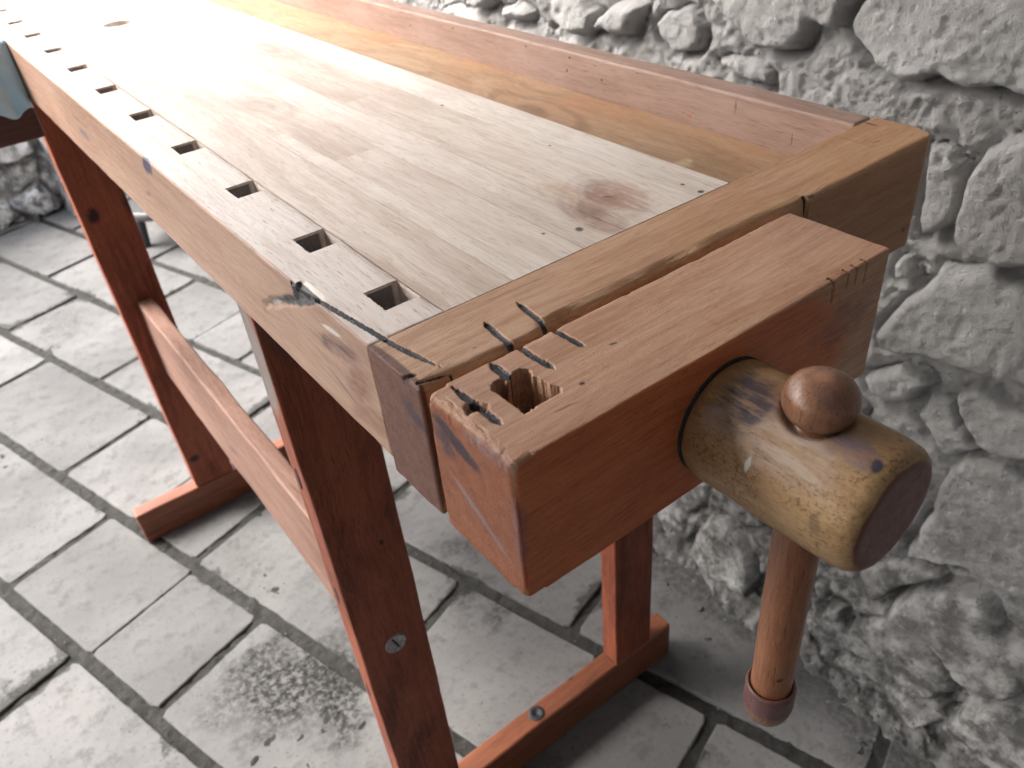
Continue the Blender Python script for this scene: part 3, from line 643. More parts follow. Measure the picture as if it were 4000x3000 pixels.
# trestles
LY, LT, FY = 0.2173, 0.0305, 1.0478
for y in (LY, FY):
    for x0, x1 in ((0.004, 0.0801), (0.3600, 0.4297)):
        lg = timber('leg', x0, x1, y, y + LT, -H + 0.0722, -0.0745 if x0 < 0.1 else -0.0825, m_leg, bench, r=0.0022, step=0.03, seed=int(60 + x0 * 10 + y))
        if x0 < 0.1 and y == LY:
            bolt = lathe([(0.0001, y - 0.0004), (0.0098, y - 0.0004), (0.0104, y - 0.0018), (0.0118, y - 0.0022), (0.0124, y - 0.0010), (0.0124, y + 0.002)][::-1], 40, 'y', (0.0425, 0, H - 0.5105))
            bn = link('bolt', bolt, m_metal, lg, smooth=True)
            V, F = [], []; simple_box(V, F, -0.009, 0.009, y - 0.0012, y - 0.0001, -0.0010, 0.0010)
            c_, s_ = math.cos(1.9), math.sin(1.9); V = [(0.0425 + a_ * c_ - z_ * s_, b_, H - 0.5105 + a_ * s_ + z_ * c_) for a_, b_, z_ in V]
            link('screw_slot', pymesh('screw_slot', V, F), m_black, lg)
            for zc in (-0.258, -0.418, -0.582):     # counterbored holes in the narrow side
                hm = lathe([(0.0001, 0.0035), (0.0046, 0.0035), (0.0052, 0.0042)], 24, 'x', (0, 0, 0))
                for v_ in hm.vertices: v_.co = (v_.co.x, 0.2355 + v_.co.y * 0.62, H + zc + v_.co.z * 2.6)
                link('screw_hole', hm, m_black, lg)
    sh = timber('foot', -0.1190, 0.4735, y - 0.0006, y + LT + 0.0006, -H, -H + 0.0721, m_foot, bench, r=0.004, step=0.03, wob=0.0008, seed=int(70 + y * 3))
    if y == LY:
        link('bolt', lathe([(0.0001, H - 0.8552), (0.0035, H - 0.8552), (0.0040, H - 0.8545), (0.0095, H - 0.8540), (0.0118, H - 0.8548), (0.0122, H - 0.8562)], 40, 'z', (0.2190, 0.2335, 0)), m_black, sh, smooth=True)
    timber('cross_rail', 0.012, 0.395, y + 0.001, y + LT - 0.001, -0.073, -0.0485, m_leg, bench, r=0.001, seed=3)
for x in (0.0335, 0.375):
    timber('stretcher', x, x + 0.025, LY + LT, FY, -0.590, -0.4389, m_str, bench, r=0.0035, step=0.03, wob=0.0012, seed=int(80 + x * 10))

# shoulder vise arm at the far end with a cloth over it
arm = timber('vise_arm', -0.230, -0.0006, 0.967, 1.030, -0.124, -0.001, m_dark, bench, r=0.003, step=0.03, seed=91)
def cloth_mesh():
    nx, nt = 90, 80; x0, x1 = -0.225, -0.0015
    path = [(1.034, 0.0015), (0.9655, 0.0035), (0.9625, 0.0005), (0.9625, -0.086)]
    Ls = [0]
    for p, q in zip(path[:-1], path[1:]): Ls.append(Ls[-1] + math.dist(p, q))
    V = []
    for i in range(nx):
        u = i / (nx - 1); x = x0 + (x1 - x0) * u
        hem = Ls[-1] + 0.004 * math.sin(u * 37) + 0.005 * vn(u * 9, 3) - 0.012 * (1 - u) - (0.010 if 0.70 < u < 0.78 else 0)
        for j in range(nt):
            t = hem * j / (nt - 1)
            k = 0
            while k < 2 and t > Ls[k + 1]: k += 1
            f = (t - Ls[k]) / (Ls[k + 1] - Ls[k]); y = path[k][0] + (path[k + 1][0] - path[k][0]) * f; z = path[k][1] + (path[k + 1][1] - path[k][1]) * f
            drop = max(0, t - Ls[2]) / 0.09
            fold = (0.5 + 0.5 * math.sin(u * 52 + 1.2 * math.sin(drop * 3) + 0.6)) * 0.006 * drop + 0.003 * (0.5 + 0.5 * vn(u * 22 + 5, drop * 2)) * drop
            V.append((x + 0.002 * vn(u * 20, drop * 5) * drop, y - fold, H + z + (0.0012 * (1 + vn(u * 12, y * 40)) if k == 0 else 0)))
    F = [(i * nt + j, (i + 1) * nt + j, (i + 1) * nt + j + 1, i * nt + j + 1) for i in range(nx - 1) for j in range(nt - 1)]
    return pymesh('cloth', V, F)
def vn(a, b): return float(vnoise(np.array([a]), np.array([b]), 0.3, 77)[0])
t = NT('blue_cloth'); wv = t.noise(t.mapping(t.tc, sc=(1, 1, 0.2)), 60, 4, 0.6)
t.L(t.mix(t.rng(wv, 0.35, 0.7), (0.40, 0.72, 0.95), (0.66, 0.86, 0.97)), t.b.inputs['Base Color']); t.b.inputs['Roughness'].default_value = 0.85
t.L(t.bump(t.noise(t.tc, 900, 2, 0.5), 0.0005, 0.5), t.b.inputs['Normal'])
cl = link('cloth', cloth_mesh(), t.m, None, smooth=True)
so = cl.modifiers.new('s', 'SOLIDIFY'); so.thickness = 0.0012; so.offset = 1
tag(cl, 'pale blue cloth with ragged hem draped over the dark vise arm', 'cloth')

# ================================================================ PAVING
def pave_mat():
    t = NT('paving_slab'); t.tc = t.tc
    n1 = t.noise(t.tc, 3.2, 6, 0.62); n2 = t.noise(t.tc, 26, 6, 0.7); n3 = t.noise(t.tc, 150, 4, 0.75)
    col = t.mix(t.rng(n1, 0.3, 0.7), (0.118, 0.118, 0.118), (0.20, 0.20, 0.20))
    pr = t.attr('ptone'); col = t.mix(t.math('MULTIPLY', pr, 0.45), col, (0.078, 0.078, 0.078))
    col = t.mix(t.rng(n2, 0.48, 0.68, 0, 0.50), col, (0.06, 0.06, 0.058))
    col = t.mix(t.rng(n3, 0.57, 0.72, 0, 0.75), col, (0.04, 0.04, 0.04))
    sp = t.voro(t.tc, 55); spm = t.math('MULTIPLY', t.rng(sp, 0.06, 0.14, 1, 0), t.rng(t.noise(t.tc, 9, 3), 0.48, 0.58))
    col = t.mix(t.math('MULTIPLY', spm, 0.55), col, (0.03, 0.03, 0.03))
    sc = t.noise(t.mapping(t.tc, rot=(0, 0, 0.9), sc=(1, 0.04, 1)), 90, 3, 0.5)
    col = t.mix(t.rng(sc, 0.66, 0.74, 0, 0.18), col, (0.10, 0.10, 0.10))
    # lichen and dirt creeping in from the joints
    ed = t.attr('edge'); rag = t.noise(t.tc, 48, 5, 0.75); big = t.noise(t.tc, 4.2, 2, 0.5)
    lim = t.rng(big, 0.46, 0.70, -0.024, 0.022)
    em = t.rng(t.math('SUBTRACT', ed, t.math('ADD', lim, t.math('MULTIPLY', t.math('SUBTRACT', rag, 0.5), 0.07))), -0.006, 0.006, 0.72, 0)
    col = t.mix(em, col, t.mix(t.rng(t.noise(t.tc, 130, 4, 0.7), 0.4, 0.65), (0.013, 0.013, 0.012), (0.034, 0.034, 0.031)))
    rv = t.noisec(t.tc, 22, 5); rs = t.new('ShaderNodeVectorMath', operation='SUBTRACT'); t.L(rv, rs.inputs[0]); rs.inputs[1].default_value = (.5, .5, .5)
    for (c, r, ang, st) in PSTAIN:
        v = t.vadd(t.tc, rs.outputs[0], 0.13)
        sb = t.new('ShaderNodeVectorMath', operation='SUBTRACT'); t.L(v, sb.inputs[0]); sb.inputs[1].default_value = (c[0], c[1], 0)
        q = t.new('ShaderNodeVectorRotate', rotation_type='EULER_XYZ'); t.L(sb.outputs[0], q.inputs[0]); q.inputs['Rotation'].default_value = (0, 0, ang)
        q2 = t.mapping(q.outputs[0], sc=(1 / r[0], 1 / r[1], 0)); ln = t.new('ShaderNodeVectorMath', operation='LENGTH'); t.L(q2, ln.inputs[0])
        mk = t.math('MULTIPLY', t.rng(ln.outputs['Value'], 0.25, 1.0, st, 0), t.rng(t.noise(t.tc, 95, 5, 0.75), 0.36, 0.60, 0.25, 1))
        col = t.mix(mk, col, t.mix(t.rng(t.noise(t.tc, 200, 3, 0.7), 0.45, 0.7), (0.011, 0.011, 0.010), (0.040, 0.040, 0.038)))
    t.L(col, t.b.inputs['Base Color']); t.b.inputs['Roughness'].default_value = 0.85; t.b.inputs['Specular IOR Level'].default_value = 0.22
    h = t.math('ADD', t.math('MULTIPLY', n2, 0.6), t.math('MULTIPLY', n3, 0.3))
    t.L(t.bump(h, 0.0018, 0.4), t.b.inputs['Normal']); return t.m
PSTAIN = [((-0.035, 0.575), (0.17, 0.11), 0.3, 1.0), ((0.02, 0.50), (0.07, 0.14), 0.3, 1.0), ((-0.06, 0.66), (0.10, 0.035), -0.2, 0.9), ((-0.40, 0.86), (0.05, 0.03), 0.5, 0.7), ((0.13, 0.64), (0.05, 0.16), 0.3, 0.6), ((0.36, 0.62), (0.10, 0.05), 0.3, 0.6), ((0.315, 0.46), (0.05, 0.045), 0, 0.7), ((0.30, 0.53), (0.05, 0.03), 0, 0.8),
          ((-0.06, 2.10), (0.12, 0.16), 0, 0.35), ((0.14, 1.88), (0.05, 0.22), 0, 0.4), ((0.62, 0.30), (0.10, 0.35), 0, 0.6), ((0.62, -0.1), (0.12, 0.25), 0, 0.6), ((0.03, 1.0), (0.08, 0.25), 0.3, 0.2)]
m_pave = pave_mat()
AN = math.radians(17.2); DX, DY = math.sin(AN), -math.cos(AN); NX, NY = math.cos(AN), math.sin(AN)
def w2(s, n): return (s * DX + n * NX, s * DY + n * NY)
V, F, EDG, TN = [], [], [], []
rows = [-0.98 + 0.2395 * k for k in range(-2, 4)]
bnd = {0: -0.025, 1: 0.209, 2: 0.459}
def nb(k):
    if k in bnd: return bnd[k]
    return bnd[0] + 0.2395 * k if k < 0 else bnd[2] + 0.2405 * (k - 2)
rg = random.Random(11)
for k in range(-8, 10):
    n0, n1 = nb(k), nb(k + 1)
    off = -1.177 if k % 2 == 0 else -0.916
    for j in range(-9, 6):
        s0, s1 = off + 0.4775 * j, off + 0.4775 * (j + 1)
        parts = [(s0, s1)]
        if (k, j) in ((0, 0), (1, 1)) or rg.random() < 0.15:
            m = s0 + 0.4775 * (0.56 + 0.03 * rg.random()); parts = [(s0, m), (m, s1)]
        for pi_, (a, b) in enumerate(parts):
            ga = 0.0072 if a == s0 else 0.0006; gb = 0.0072 if b == s1 else 0.0006
            gn = 0.0125
            c = w2((a + b) / 2, (n0 + n1) / 2)
            if c[0] > 0.95 or c[1] > 3.4 or c[1] < -1.3 or c[0] < -2.2: continue
            A0, A1, B0, B1 = a + ga, b - gb, n0 + gn - rg.uniform(0, .004), n1 - gn + rg.uniform(0, .004)
            near = c[1] < 1.9 and c[0] > -0.7
            stp = 0.006 if near else 0.03; rc = 0.005
            pts = []
            def side(p, q):
                L_ = math.dist(p, q); m = max(2, int(L_ / stp))
                for t_ in range(m): pts.append((p[0] + (q[0] - p[0]) * t_ / m, p[1] + (q[1] - p[1]) * t_ / m))
            side((A0 + rc, B0), (A1 - rc, B0)); side((A1, B0 + rc), (A1, B1 - rc)); side((A1 - rc, B1), (A0 + rc, B1)); side((A0, B1 - rc), (A0, B0 + rc))
            P = np.array(pts); sd_ = k * 31 + j
            thin = (gb < 0.001 or ga < 0.001)
            nz = fbm(P[:, 0] * 55, P[:, 1] * 55, 0, sd_, 3) * 0.0008 + np.clip(fbm(P[:, 0] * 22, P[:, 1] * 22, 0, sd_ + 7, 2) - 0.5, 0, 1) * 0.003
            cen = np.array([(A0 + A1) / 2, (B0 + B1) / 2]); dr = cen - P; dr /= np.linalg.norm(dr, axis=1, keepdims=True)
            P = P + dr * nz[:, None]
            tilt = (rg.uniform(-.004, .004), rg.uniform(-.004, .004), rg.uniform(-0.0012, 0.0008)); tn = rg.random()
            base = len(V); m = len(P)
            insets = (0.0, 0.0014, 0.004, 0.012, 0.026, 0.045, 0.07)
            hz = (-0.010, -0.0012, 0, 0, 0, 0, 0)
            for q, (ins, z) in enumerate(zip(insets, hz)):
                Q = np.stack([np.clip(P[:, 0], A0 + ins, A1 - ins), np.clip(P[:, 1], B0 + ins, B1 - ins)], 1) if ins > 0.006 else P + dr * ins
                if q == 0: Q = P
                for (s_, n_) in Q:
                    x, y = w2(s_, n_); V.append((x, y, z + tilt[2] + tilt[0] * (s_ - cen[0]) + tilt[1] * (n_ - cen[1]))); EDG.append(ins); TN.append(tn)
            for q in range(len(insets) - 1):
                for t_ in range(m):
                    u_ = (t_ + 1) % m; F.append((base + q * m + t_, base + q * m + u_, base + (q + 1) * m + u_, base + (q + 1) * m + t_))
            F.append(tuple(base + (len(insets) - 1) * m + t_ for t_ in range(m)))
me = pymesh('paving', V, F); vattr(me, 'edge', EDG); vattr(me, 'ptone', TN)
tag(link('paving', me, m_pave), kind='structure')
# grout and earth under the slabs
t = NT('grout'); g1 = t.noise(t.tc, 60, 6, 0.75); g2 = t.noise(t.tc, 320, 4, 0.7)
col = t.mix(t.rng(g1, 0.35, 0.65), (0.018, 0.018, 0.016), (0.042, 0.042, 0.039)); col = t.mix(t.rng(g2, 0.6, 0.74), col, (0.10, 0.10, 0.095))
t.L(col, t.b.inputs['Base Color']); t.b.inputs['Roughness'].default_value = 0.95; t.L(t.bump(t.math('ADD', g1, t.math('MULTIPLY', g2, 0.4)), 0.008, 0.9), t.b.inputs['Normal'])
m_grout = t.m
gx = np.linspace(-0.7, 0.80, 320); gy = np.linspace(-0.4, 2.2, 520); X, Y = np.meshgrid(gx, gy, indexing='ij')
Z = -0.0045 + 0.0022 * fbm(X * 70, Y * 70, 0, 101, 3) + 0.0022 * fbm(X * 9, Y * 9, 0, 102, 2)
Z = np.clip(Z, -0.0079, -0.0002)
def grid(name, X, Y, Z, flip=False):
    a, b = X.shape; I = np.arange(a * b).reshape(a, b)
    Q = np.stack([I[:-1, :-1], I[1:, :-1], I[1:, 1:], I[:-1, 1:]], -1).reshape(-1, 4)
    if flip: Q = Q[:, ::-1]
    return npmesh(name, np.stack([X, Y, Z], -1).reshape(-1, 3), Q)
tag(link('grout', grid('grout', X, Y, Z), m_grout, smooth=True), kind='structure')
V, F = [], []; V = [(-30, -30, -0.0085), (30, -30, -0.0085), (30, 30, -0.0085), (-30, 30, -0.0085)]; F = [(0, 1, 2, 3)]
tag(link('ground', pymesh('ground', V, F), m_grout), kind='structure')

# ================================================================ STONE WALL
STONES = [ (0.045,[(0.169,0.947),(0.178,0.927),(0.178,0.918),(0.17,0.907),(0.146,0.891),(0.142,0.881),(0.111,0.874),(0.087,0.879),(0.068,0.887),(0.033,0.882),(0.012,0.884),(-0.011,0.884),(-0.042,0.889),(-0.013,0.988),(0.145,0.974)]), (0.05,[(0.36,0.94),(0.359,0.926),(0.338,0.906),(0.321,0.9),(0.306,0.888),(0.284,0.88),(0.258,0.88),(0.234,0.889),(0.217,0.913),(0.198,0.911),(0.179,0.916),(0.178,0.927),(0.172,0.947),(0.162,0.964)]), (0.05,[(-0.03,0.867),(-0.017,0.861),(-0.004,0.852),(0.007,0.846),(0.02,0.832),(0.027,0.815),(0.029,0.798),(0.027,0.773),(0.016,0.746),(-0.005,0.735),(-0.029,0.732),(-0.04,0.733),(-0.053,0.736),(-0.077,0.748)]), (0.03,[(0.061,0.83),(0.044,0.826),(0.031,0.818),(0.028,0.79),(0.032,0.764),(0.039,0.737),(0.058,0.728),(0.067,0.748),(0.073,0.796),(0.072,0.825)]), (0.055,[(0.03,0.706),(0.006,0.715),(-0.023,0.726),(-0.041,0.718),(-0.057,0.719),(-0.081,0.723),(-0.109,0.626),(-0.087,0.617),(-0.073,0.617),(-0.051,0.61),(-0.037,0.612),(-0.018,0.608),(0.007,0.607),(0.041,0.589),(0.071,0.585),(0.078,0.604),(0.071,0.629),(0.057,0.656),(0.045,0.679),(0.035,0.692)]), (0.03,[(0.074,0.703),(0.052,0.692),(0.05,0.675),(0.077,0.668),(0.079,0.689)]), (0.035,[(0.087,0.53),(0.074,0.553),(0.047,0.574),(0.017,0.579),(0.007,0.561),(0.022,0.531),(0.045,0.514),(0.075,0.512)]), (0.04,[(-0.021,0.567),(-0.039,0.59),(-0.06,0.587),(-0.072,0.581),(-0.096,0.584),(-0.115,0.594),(-0.134,0.526),(-0.113,0.523),(-0.1,0.519),(-0.078,0.513),(-0.057,0.518),(-0.037,0.533),(-0.026,0.547)]), (0.025,[(0.017,0.519),(0.003,0.551),(-0.02,0.552),(-0.037,0.528),(-0.063,0.51),(-0.037,0.48),(-0.011,0.493),(0.006,0.506)]), (0.045,[(-0.032,0.467),(-0.049,0.493),(-0.089,0.511),(-0.118,0.506),(-0.143,0.513),(-0.19,0.356),(-0.163,0.346),(-0.103,0.339),(-0.083,0.34),(-0.068,0.328),(-0.018,0.301),(-0.023,0.348),(-0.03,0.41)]), (0.03,[(0.037,0.226),(0.01,0.263),(-0.017,0.292),(-0.06,0.317),(-0.073,0.308),(-0.033,0.248),(0.003,0.182),(0.018,0.192)]), (0.05,[(-0.02,0.201),(-0.028,0.241),(-0.052,0.266),(-0.073,0.296),(-0.113,0.318),(-0.134,0.309),(-0.15,0.285),(-0.181,0.284),(-0.205,0.287),(-0.219,0.239),(-0.198,0.225),(-0.185,0.181),(-0.153,0.161),(-0.119,0.167),(-0.08,0.194),(-0.045,0.192),(-0.025,0.189)]), (0.045,[(0.034,0.092),(0.026,0.138),(-0.014,0.171),(-0.05,0.169),(-0.086,0.165),(-0.12,0.157),(-0.127,0.128),(-0.105,0.086),(-0.06,0.071),(-0.026,0.095),(0.004,0.104)]), (0.05,[(-0.128,0.079),(-0.142,0.12),(-0.167,0.148),(-0.216,0.161),(-0.238,0.175),(-0.26,0.099),(-0.241,0.071),(-0.209,0.069),(-0.167,0.064),(-0.138,0.065)]), (0.045,[(0.337,0.013),(0.321,0.077),(0.296,0.144),(0.269,0.147),(0.241,0.139),(0.198,0.109),(0.193,0.025),(0.228,0.005),(0.286,0.006)]), (0.035,[(0.18,0.037),(0.18,0.069),(0.166,0.111),(0.133,0.154),(0.106,0.146),(0.105,0.081),(0.127,0.053)]), (0.04,[(0.078,0.082),(0.069,0.136),(0.037,0.15),(0.035,0.11)]), (0.03,[(0.097,0.147),(0.073,0.162),(0.073,0.128),(0.09,0.118)]), (0.03,[(0.043,-0.022),(0.039,0.025),(-0.01,0.061),(-0.046,0.049),(-0.088,0.053),(-0.118,0.05),(-0.095,-0.019),(-0.026,-0.059)]), (0.035,[(0.784,0.865),(0.733,0.88),(0.695,0.867),(0.705,0.852),(0.77,0.848)]), (0.05,[(0.643,0.906),(0.644,0.894),(0.639,0.867),(0.615,0.849),(0.588,0.849),(0.553,0.862),(0.549,0.893),(0.594,0.911)]), (0.045,[(0.546,0.889),(0.514,0.905),(0.456,0.911),(0.47,0.882),(0.485,0.864),(0.515,0.861),(0.55,0.869)]), (0.02,[(0.352,0.856),(0.316,0.873),(0.283,0.868),(0.264,0.859),(0.267,0.84),(0.308,0.837)]), (0.02,[(0.451,0.884),(0.427,0.908),(0.39,0.917),(0.367,0.895),(0.38,0.862),(0.418,0.85)]), (0.04,[(0.85,0.884),(0.786,0.891),(0.79,0.868),(0.83,0.856),(0.868,0.862)]), (0.02,[(0.19,0.511),(0.158,0.534),(0.124,0.531),(0.077,0.485),(0.099,0.426),(0.144,0.445)]), (0.02,[(0.342,0.188),(0.311,0.189),(0.318,0.13),(0.347,0.085),(0.381,0.104)]), (0.02,[(0.221,0.152),(0.189,0.189),(0.144,0.175),(0.156,0.133),(0.191,0.124)]), ]
def stone_mat(name, dark=1.0):
    t = NT(name); n1 = t.noise(t.tc, 7, 5, 0.6); n2 = t.noise(t.tc, 120, 8, 0.8); n3 = t.noise(t.tc, 380, 5, 0.75)
    col = t.mix(t.rng(n1, 0.3, 0.7), tuple(v * dark for v in (0.46, 0.458, 0.45)), tuple(v * dark for v in (0.60, 0.598, 0.59)))
    st = t.attr('stone'); col = t.mix(t.rng(st, 0.2, 0.8, 0.45, 0), col, (0.50, 0.498, 0.49))
    col = t.mix(t.rng(n2, 0.52, 0.72, 0, 0.30), col, (0.22, 0.22, 0.21)); col = t.mix(t.rng(n3, 0.62, 0.72, 0, 0.4), col, (0.16, 0.16, 0.155))
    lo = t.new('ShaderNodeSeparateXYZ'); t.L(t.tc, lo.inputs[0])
    col = t.mix(t.math('MULTIPLY', t.rng(lo.outputs[2], 0.05, 0.75, 0.9, 0), t.rng(t.noise(t.tc, 24, 5, 0.7), 0.36, 0.62)), col, (0.10, 0.10, 0.095))  # shade of the lower wall put into the colour, in patches
    t.L(col, t.b.inputs['Base Color']); t.b.inputs['Roughness'].default_value = 0.95; t.b.inputs['Specular IOR Level'].default_value = 0.2
    b1 = t.bump(t.math('ADD', n2, t.math('MULTIPLY', n3, 0.55)), 0.0055, 0.9)
    pv = t.voro(t.vadd(t.tc, t.noisec(t.tc, 60, 2), 0.02), 85); b2 = t.bump(t.math('MULTIPLY', t.rng(pv, 0.05, 0.30), 1.0), 0.004, 0.5, b1)
    t.L(b2, t.b.inputs['Normal']); return t.m
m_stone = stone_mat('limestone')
def vor(u, v, cu, cv, seed):
    gu, gv = np.floor(u / cu).astype(int), np.floor(v / cv).astype(int)
    f1 = np.full(u.shape, 9.0); f2 = f1.copy(); id1 = np.zeros(u.shape)
    for a in (-1, 0, 1):
        for b in (-1, 0, 1):
            i, j = gu + a, gv + b
            qx = (i + 0.15 + 0.7 * _h(i, j, 0 * i, seed)) * cu; qy = (j + 0.15 + 0.7 * _h(i, j, 0 * i + 5, seed)) * cv
            d = np.hypot((u - qx) / cu, (v - qy) / cv); h = _h(i, j, 0 * i + 9, seed)
            nf = d < f1; f2 = np.where(nf, f1, np.minimum(f2, d)); id1 = np.where(nf, h, id1); f1 = np.where(nf, d, f1)
    return f1, f2, id1
def facets(u, v, seed, cell=0.06):
    """each cell of a coarse pattern is its own tilted plane: chipped stone faces"""
    f1, f2, idv = vor(u + 0.02 * vnoise(u * 15, v * 15, 0, seed), v, cell, cell * 0.8, seed)
    a = (idv * 97.3) % 1 - 0.5; b = (idv * 53.7) % 1 - 0.5
    return (a * np.sin(u * 40 / 1.0) * 0.004 + b * 0.006) * sstep(0.0, 0.25, f2 - f1)
def wall_height(u, v, stones, cu=0.12, cv=0.085, fill=0.13, seed=200, hmax=0.012):
    """u along the wall, v up; returns protrusion and a stone mask"""
    mort = 0.0055 * fbm(u * 6, v * 6, 0, seed, 2) + 0.0024 * fbm(u * 60, v * 60, 0, seed + 3, 4, 0.7) + 0.022
    pit = fbm(u * 85, v * 85, 0, seed + 9, 2); mort = mort - 0.0035 * sstep(0.35, 1.1, pit)
    h = mort.copy(); mask = np.zeros(u.shape); near = np.full(u.shape, 9.0)
    wu = u + 0.010 * fbm(u * 18, v * 18, 0, seed + 21, 3); wv_ = v + 0.010 * fbm(u * 18, v * 18, 0, seed + 22, 3)
    cr = 0.004 * fbm(u * 38, v * 38, 0, seed + 23, 3)
    for si, (hh, poly) in enumerate(stones):
        P = np.array(poly); lo = P.min(0) - 0.04; hi = P.max(0) + 0.04
        k = (u > lo[0]) & (u < hi[0]) & (v > lo[1]) & (v < hi[1])
        if not k.any(): continue
        uu, vv = u[k], v[k]
        d = -(sdf(uu + 0.3 * (wu[k] - uu), vv + 0.3 * (wv_[k] - vv), P) + 0.8 * cr[k])
        c = P.mean(0); rgx = random.Random(si * 7 + 1); tx, ty = rgx.uniform(-.07, .07), rgx.uniform(-.10, .03)
        ew = 0.013 if hh > 0.03 else 0.009
        prof = np.sqrt(np.clip(1 - (1 - np.clip(d / ew, 0, 1)) ** 2, 0, 1))
        body = 0.015 + hh * 0.56 + tx * (uu - c[0]) + ty * (vv - c[1]) + 0.004 * fbm(uu * 8, vv * 8, si * 3.1, seed + 31, 2) + facets(uu, vv, seed + si, 0.08 + 0.03 * (si % 3)) * 0.7 \
               + 0.0013 * fbm(uu * 90, vv * 90, si, seed + 32, 4, 0.7) - 0.002 * sstep(0.5, 1.0, fbm(uu * 70, vv * 70, si, seed + 33, 2))
        new = np.where(d > 0, (body) * prof + (1 - prof) * (-0.004), h[k])
        cre = np.where((d <= 0), 1 - np.clip(-d / 0.012, 0, 1), 0)
        hk = h[k]; up = sstep(0.012, -0.03, vv - c[1])      # deepest under the stone
        hk = hk - cre * (0.007 + 0.017 * up)
        h[k] = np.where(d > 0, np.maximum(new, hk - 0.02), hk)
        mask[k] = np.where(d > 0, np.maximum(mask[k], sstep(0, 0.006, d)), mask[k]); near[k] = np.minimum(near[k], np.abs(np.where(d > 0, 0, d)))
    f1, f2, idv = vor(wu, wv_, cu, cv, seed + 41)
    e = (f2 - f1) + cr * 8; use = (idv < fill)
    pf = np.where(use, sstep(0.02, 0.30, e), 0); free = sstep(0.004, 0.022, near) * (1 - mask)
    fh = (hmax * (0.35 + 0.9 * ((idv * 31.7) % 1))) + 0.0025 * fbm(u * 20, v * 20, idv * 9, seed + 42, 3) + 0.6 * facets(u, v, seed + 60, 0.08)
    gap = np.where(use, (1 - sstep(0.0, 0.10, e)), 0) * 0.014
    h = h + free * (pf * fh - gap * 0.6); mask = np.maximum(mask, free * sstep(0.1, 0.3, pf))
    return h, mask
def axis_grid(a, b, lo, hi, fine, coarse):
    L_ = [a]; x = a
    while x < b:
        st = fine if lo <= x <= hi else min(coarse, fine + 0.12 * (lo - x if x < lo else x - hi)); x += st; L_.append(x)
    return np.array(L_)
def build_wall():
    U = axis_grid(-1.6, 3.25, -0.32, 1.15, 0.0024, 0.03); W = axis_grid(-0.03, 2.1, -0.03, 0.99, 0.0024, 0.03)
    u, v = np.meshgrid(U, W, indexing='ij')
    h, mask = wall_height(u, v, STONES)
    lean = 0.0
    me = grid('stone_wall', 0.672 - h + lean, u, v, flip=True)
    vattr(me, 'stone', mask.ravel()); return me
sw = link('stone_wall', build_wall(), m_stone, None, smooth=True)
tag(sw, 'rough grey rubble stone wall with big pale boulders behind the bench', 'stone wall')
# the body of the wall behind its stone face
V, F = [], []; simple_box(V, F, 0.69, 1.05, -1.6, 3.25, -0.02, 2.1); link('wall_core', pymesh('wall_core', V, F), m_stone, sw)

# dirt and rubble lying along the foot of the wall
U = np.arange(-0.9, 1.6, 0.004); W = np.arange(0, 0.22, 0.004)
u, v = np.meshgrid(U, W, indexing='ij')
wid = 0.085 + 0.035 * fbm(U * 5, 0 * U, 0, 301, 3)[:, None]
z = 0.050 * np.clip(1 - v / wid, -0.25, 1) ** 1 + 0.010 * fbm(u * 30, v * 30, 0, 302, 4, 0.6) * np.clip(1.6 - v / wid, 0, 1) + 0.0035 * fbm(u * 110, v * 110, 0, 303, 2) - 0.001
dirt = grid('gravel', 0.690 - v, u, z, flip=True)
gv = np.empty(len(dirt.vertices) * 3); dirt.vertices.foreach_get('co', gv)
Vd = gv.reshape(-1, 3).tolist(); Fd = [tuple(p.vertices) for p in dirt.polygons]
def pebble(c, r, rg):
    b = len(Vd); bm = bmesh.new(); bmesh.ops.create_icosphere(bm, subdivisions=2, radius=1)
    sx, sy, sz = r * rg.uniform(.8, 1.4), r * rg.uniform(.7, 1.2), r * rg.uniform(.45, .8); a = rg.uniform(0, 6.28); o = rg.uniform(0, 50)
    for v_ in bm.verts:
        n_ = 1 + 0.28 * vn(v_.co.x * 1.3 + o, v_.co.y * 1.3 + v_.co.z)
        x, y, z_ = v_.co.x * sx * n_, v_.co.y * sy * n_, v_.co.z * sz * n_
        Vd.append((c[0] + x * math.cos(a) - y * math.sin(a), c[1] + x * math.sin(a) + y * math.cos(a), c[2] + z_))
    Fd.extend(tuple(b + v_.index for v_ in f.verts) for f in bm.faces); bm.free()
rg = random.Random(3)
for i in range(150):
    y = rg.uniform(-0.45, 0.8); d = abs(rg.gauss(0, 0.06)); x = 0.645 - d
    pebble((x, y, max(0.0, 0.035 - d * 0.45)), rg.choice([.0015, .002, .0025, .0035, .005]), rg)
for i in range(20):                      # grit in the joints
    k = rg.choice([0, 1, 2]); s_ = rg.uniform(-1.3, 0.2); x, y = w2(s_, nb(k) + rg.uniform(-.01, .01)); pebble((x, y, -0.001), rg.uniform(.0008, .0018), rg)
me = pymesh('gravel', Vd, Fd)
tag(link('gravel', me, stone_mat('rubble', 0.2), None, smooth=True), 'dirt and broken stone chips along the foot of the rubble wall', 'gravel', kind='stuff')

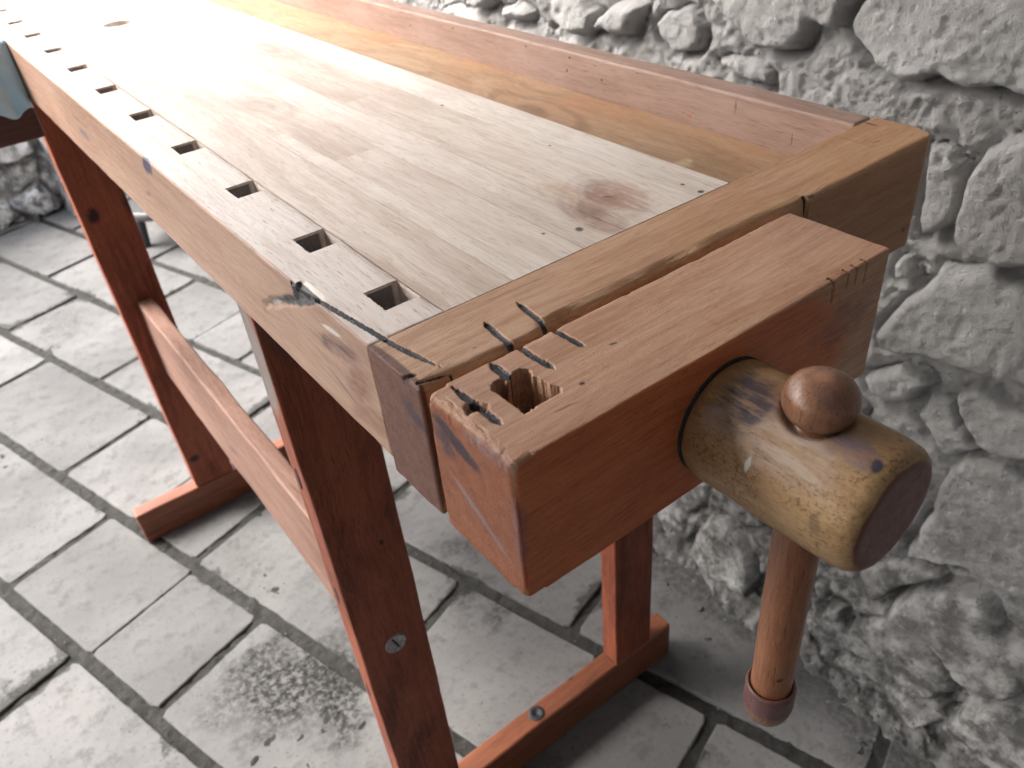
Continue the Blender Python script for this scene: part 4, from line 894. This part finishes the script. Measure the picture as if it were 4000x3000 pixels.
# ================================================================ FAR WALL, PILLAR, GRILLE
U = np.arange(-3.2, 0.66, 0.008); W = np.arange(-0.02, 0.36, 0.008)
u, v = np.meshgrid(U, W, indexing='ij'); h, mask = wall_height(u, v, [], 0.15, 0.105, 0.95, 500, 0.05)
me = grid('stone_wall', u, 3.06 - 1.3 * h, v, flip=False); vattr(me, 'stone', mask.ravel())
fw = link('stone_wall', me, stone_mat('pale_limestone', 1.6), None, smooth=True)
tag(fw, 'low distant dry stone wall seen left of the far bench leg', 'stone wall')
V, F = [], []; simple_box(V, F, -3.2, 0.66, 3.09, 3.5, -0.02, 0.36); link('wall_core', pymesh('wall_core', V, F), m_stone, fw)
def pillar():
    W = np.arange(-0.02, 0.42, 0.01); A = np.linspace(0, 2 * math.pi, 120)[:-1]; V = []; n = len(A)
    for z in W:
        for a in A:
            r = 0.155 + 0.010 * vn(a * 3 + 9, z * 6) + 0.006 * vn(a * 9, z * 22); c, s_ = math.cos(a), math.sin(a); q = 1 / max(abs(c), abs(s_)) ** 0.5
            V.append((0.325 + r * c * q, 3.00 + r * s_ * q, z))
    F = [(i * n + k, i * n + (k + 1) % n, (i + 1) * n + (k + 1) % n, (i + 1) * n + k) for i in range(len(W) - 1) for k in range(n)]
    F.append(tuple((len(W) - 1) * n + k for k in range(n)))
    me = pymesh('pillar', V, F); vattr(me, 'stone', [0.4] * len(V)); return me
tag(link('pillar', pillar(), stone_mat('pillar_render', 1.2), None, smooth=True), 'rough rendered grey pillar standing in front of the distant stone wall', 'pillar')

gr = tag(empty('slatted_stool', (0.395, 2.44, 0)), 'small round pale grey slatted stool on dark legs beyond the far leg', 'stool')
def tube_ring(R_, r, z, n=64, m=10):
    V, F = [], []
    for i in range(n):
        a = 2 * math.pi * i / n
        for k in range(m):
            b = 2 * math.pi * k / m; V.append(((R_ + r * math.cos(b)) * math.cos(a), (R_ + r * math.cos(b)) * math.sin(a), z + r * 1.5 * math.sin(b)))
    for i in range(n):
        for k in range(m): F.append((i * m + k, ((i + 1) % n) * m + k, ((i + 1) % n) * m + (k + 1) % m, i * m + (k + 1) % m))
    return V, F
V, F = tube_ring(0.125, 0.010, 0.125); link('rim', pymesh('rim', V, F), m_grille, gr, smooth=True)
V, F = [], []
for k in range(-5, 6):
    x = k * 0.022; hl = math.sqrt(max(0, 0.122 ** 2 - x * x)); simple_box(V, F, -hl, hl, x - 0.007, x + 0.007, 0.117, 0.131)
link('seat', pymesh('seat', V, F), m_grille, gr)
for k in range(3):
    a = 0.6 + k * 2.094 - 1.5
    b = bmesh.new(); bmesh.ops.create_cone(b, cap_ends=True, segments=16, radius1=0.016, radius2=0.012, depth=0.125)
    me = bpy.data.meshes.new('leg'); b.to_mesh(me); b.free()
    lg = link('leg', me, m_black, gr, smooth=False); lg.location = (0.095 * math.cos(a), 0.095 * math.sin(a), 0.058); lg.rotation_euler = (0.15 * math.sin(a), -0.15 * math.cos(a), 0)

# ================================================================ ADDED LIGHT BLOCKERS: unseen slab and walls shading the near end (behind and above the camera)
m_blocker = plain('blocker_plaster', (0.34, 0.34, 0.34), 0.9, 0, 8, 0.1, 0.002)
pc = tag(empty('light_blocker', (-1.2, -1.4, 0)), 'added overhead slab and walls, out of view, that shade the near end of the bench', 'light_blocker')
V, F = [], []; simple_box(V, F, -4.5, 2.3, -0.6, 2.8, 2.25, 2.40); link('blocker_roof', pymesh('blocker_roof', V, F), plain('bounce_ceiling', (0.55, 0.55, 0.54), 0.9, 0, 8, 0.05, 0.002), pc)  # added overhead blocker, pale underneath to bounce light down
V, F = [], []; simple_box(V, F, -4.5, 2.3, -0.75, -0.60, -0.02, 2.40); link('wall', pymesh('wall', V, F), m_blocker, pc)  # added blocker behind the camera, toned to lift the faces toward it
V, F = [], []; simple_box(V, F, -1.5, -1.3, -0.6, 0.5, -0.02, 2.25); link('blocker_side_wall', pymesh('blocker_side_wall', V, F), m_blocker, pc)  # added blocker that keeps side light off the near floor
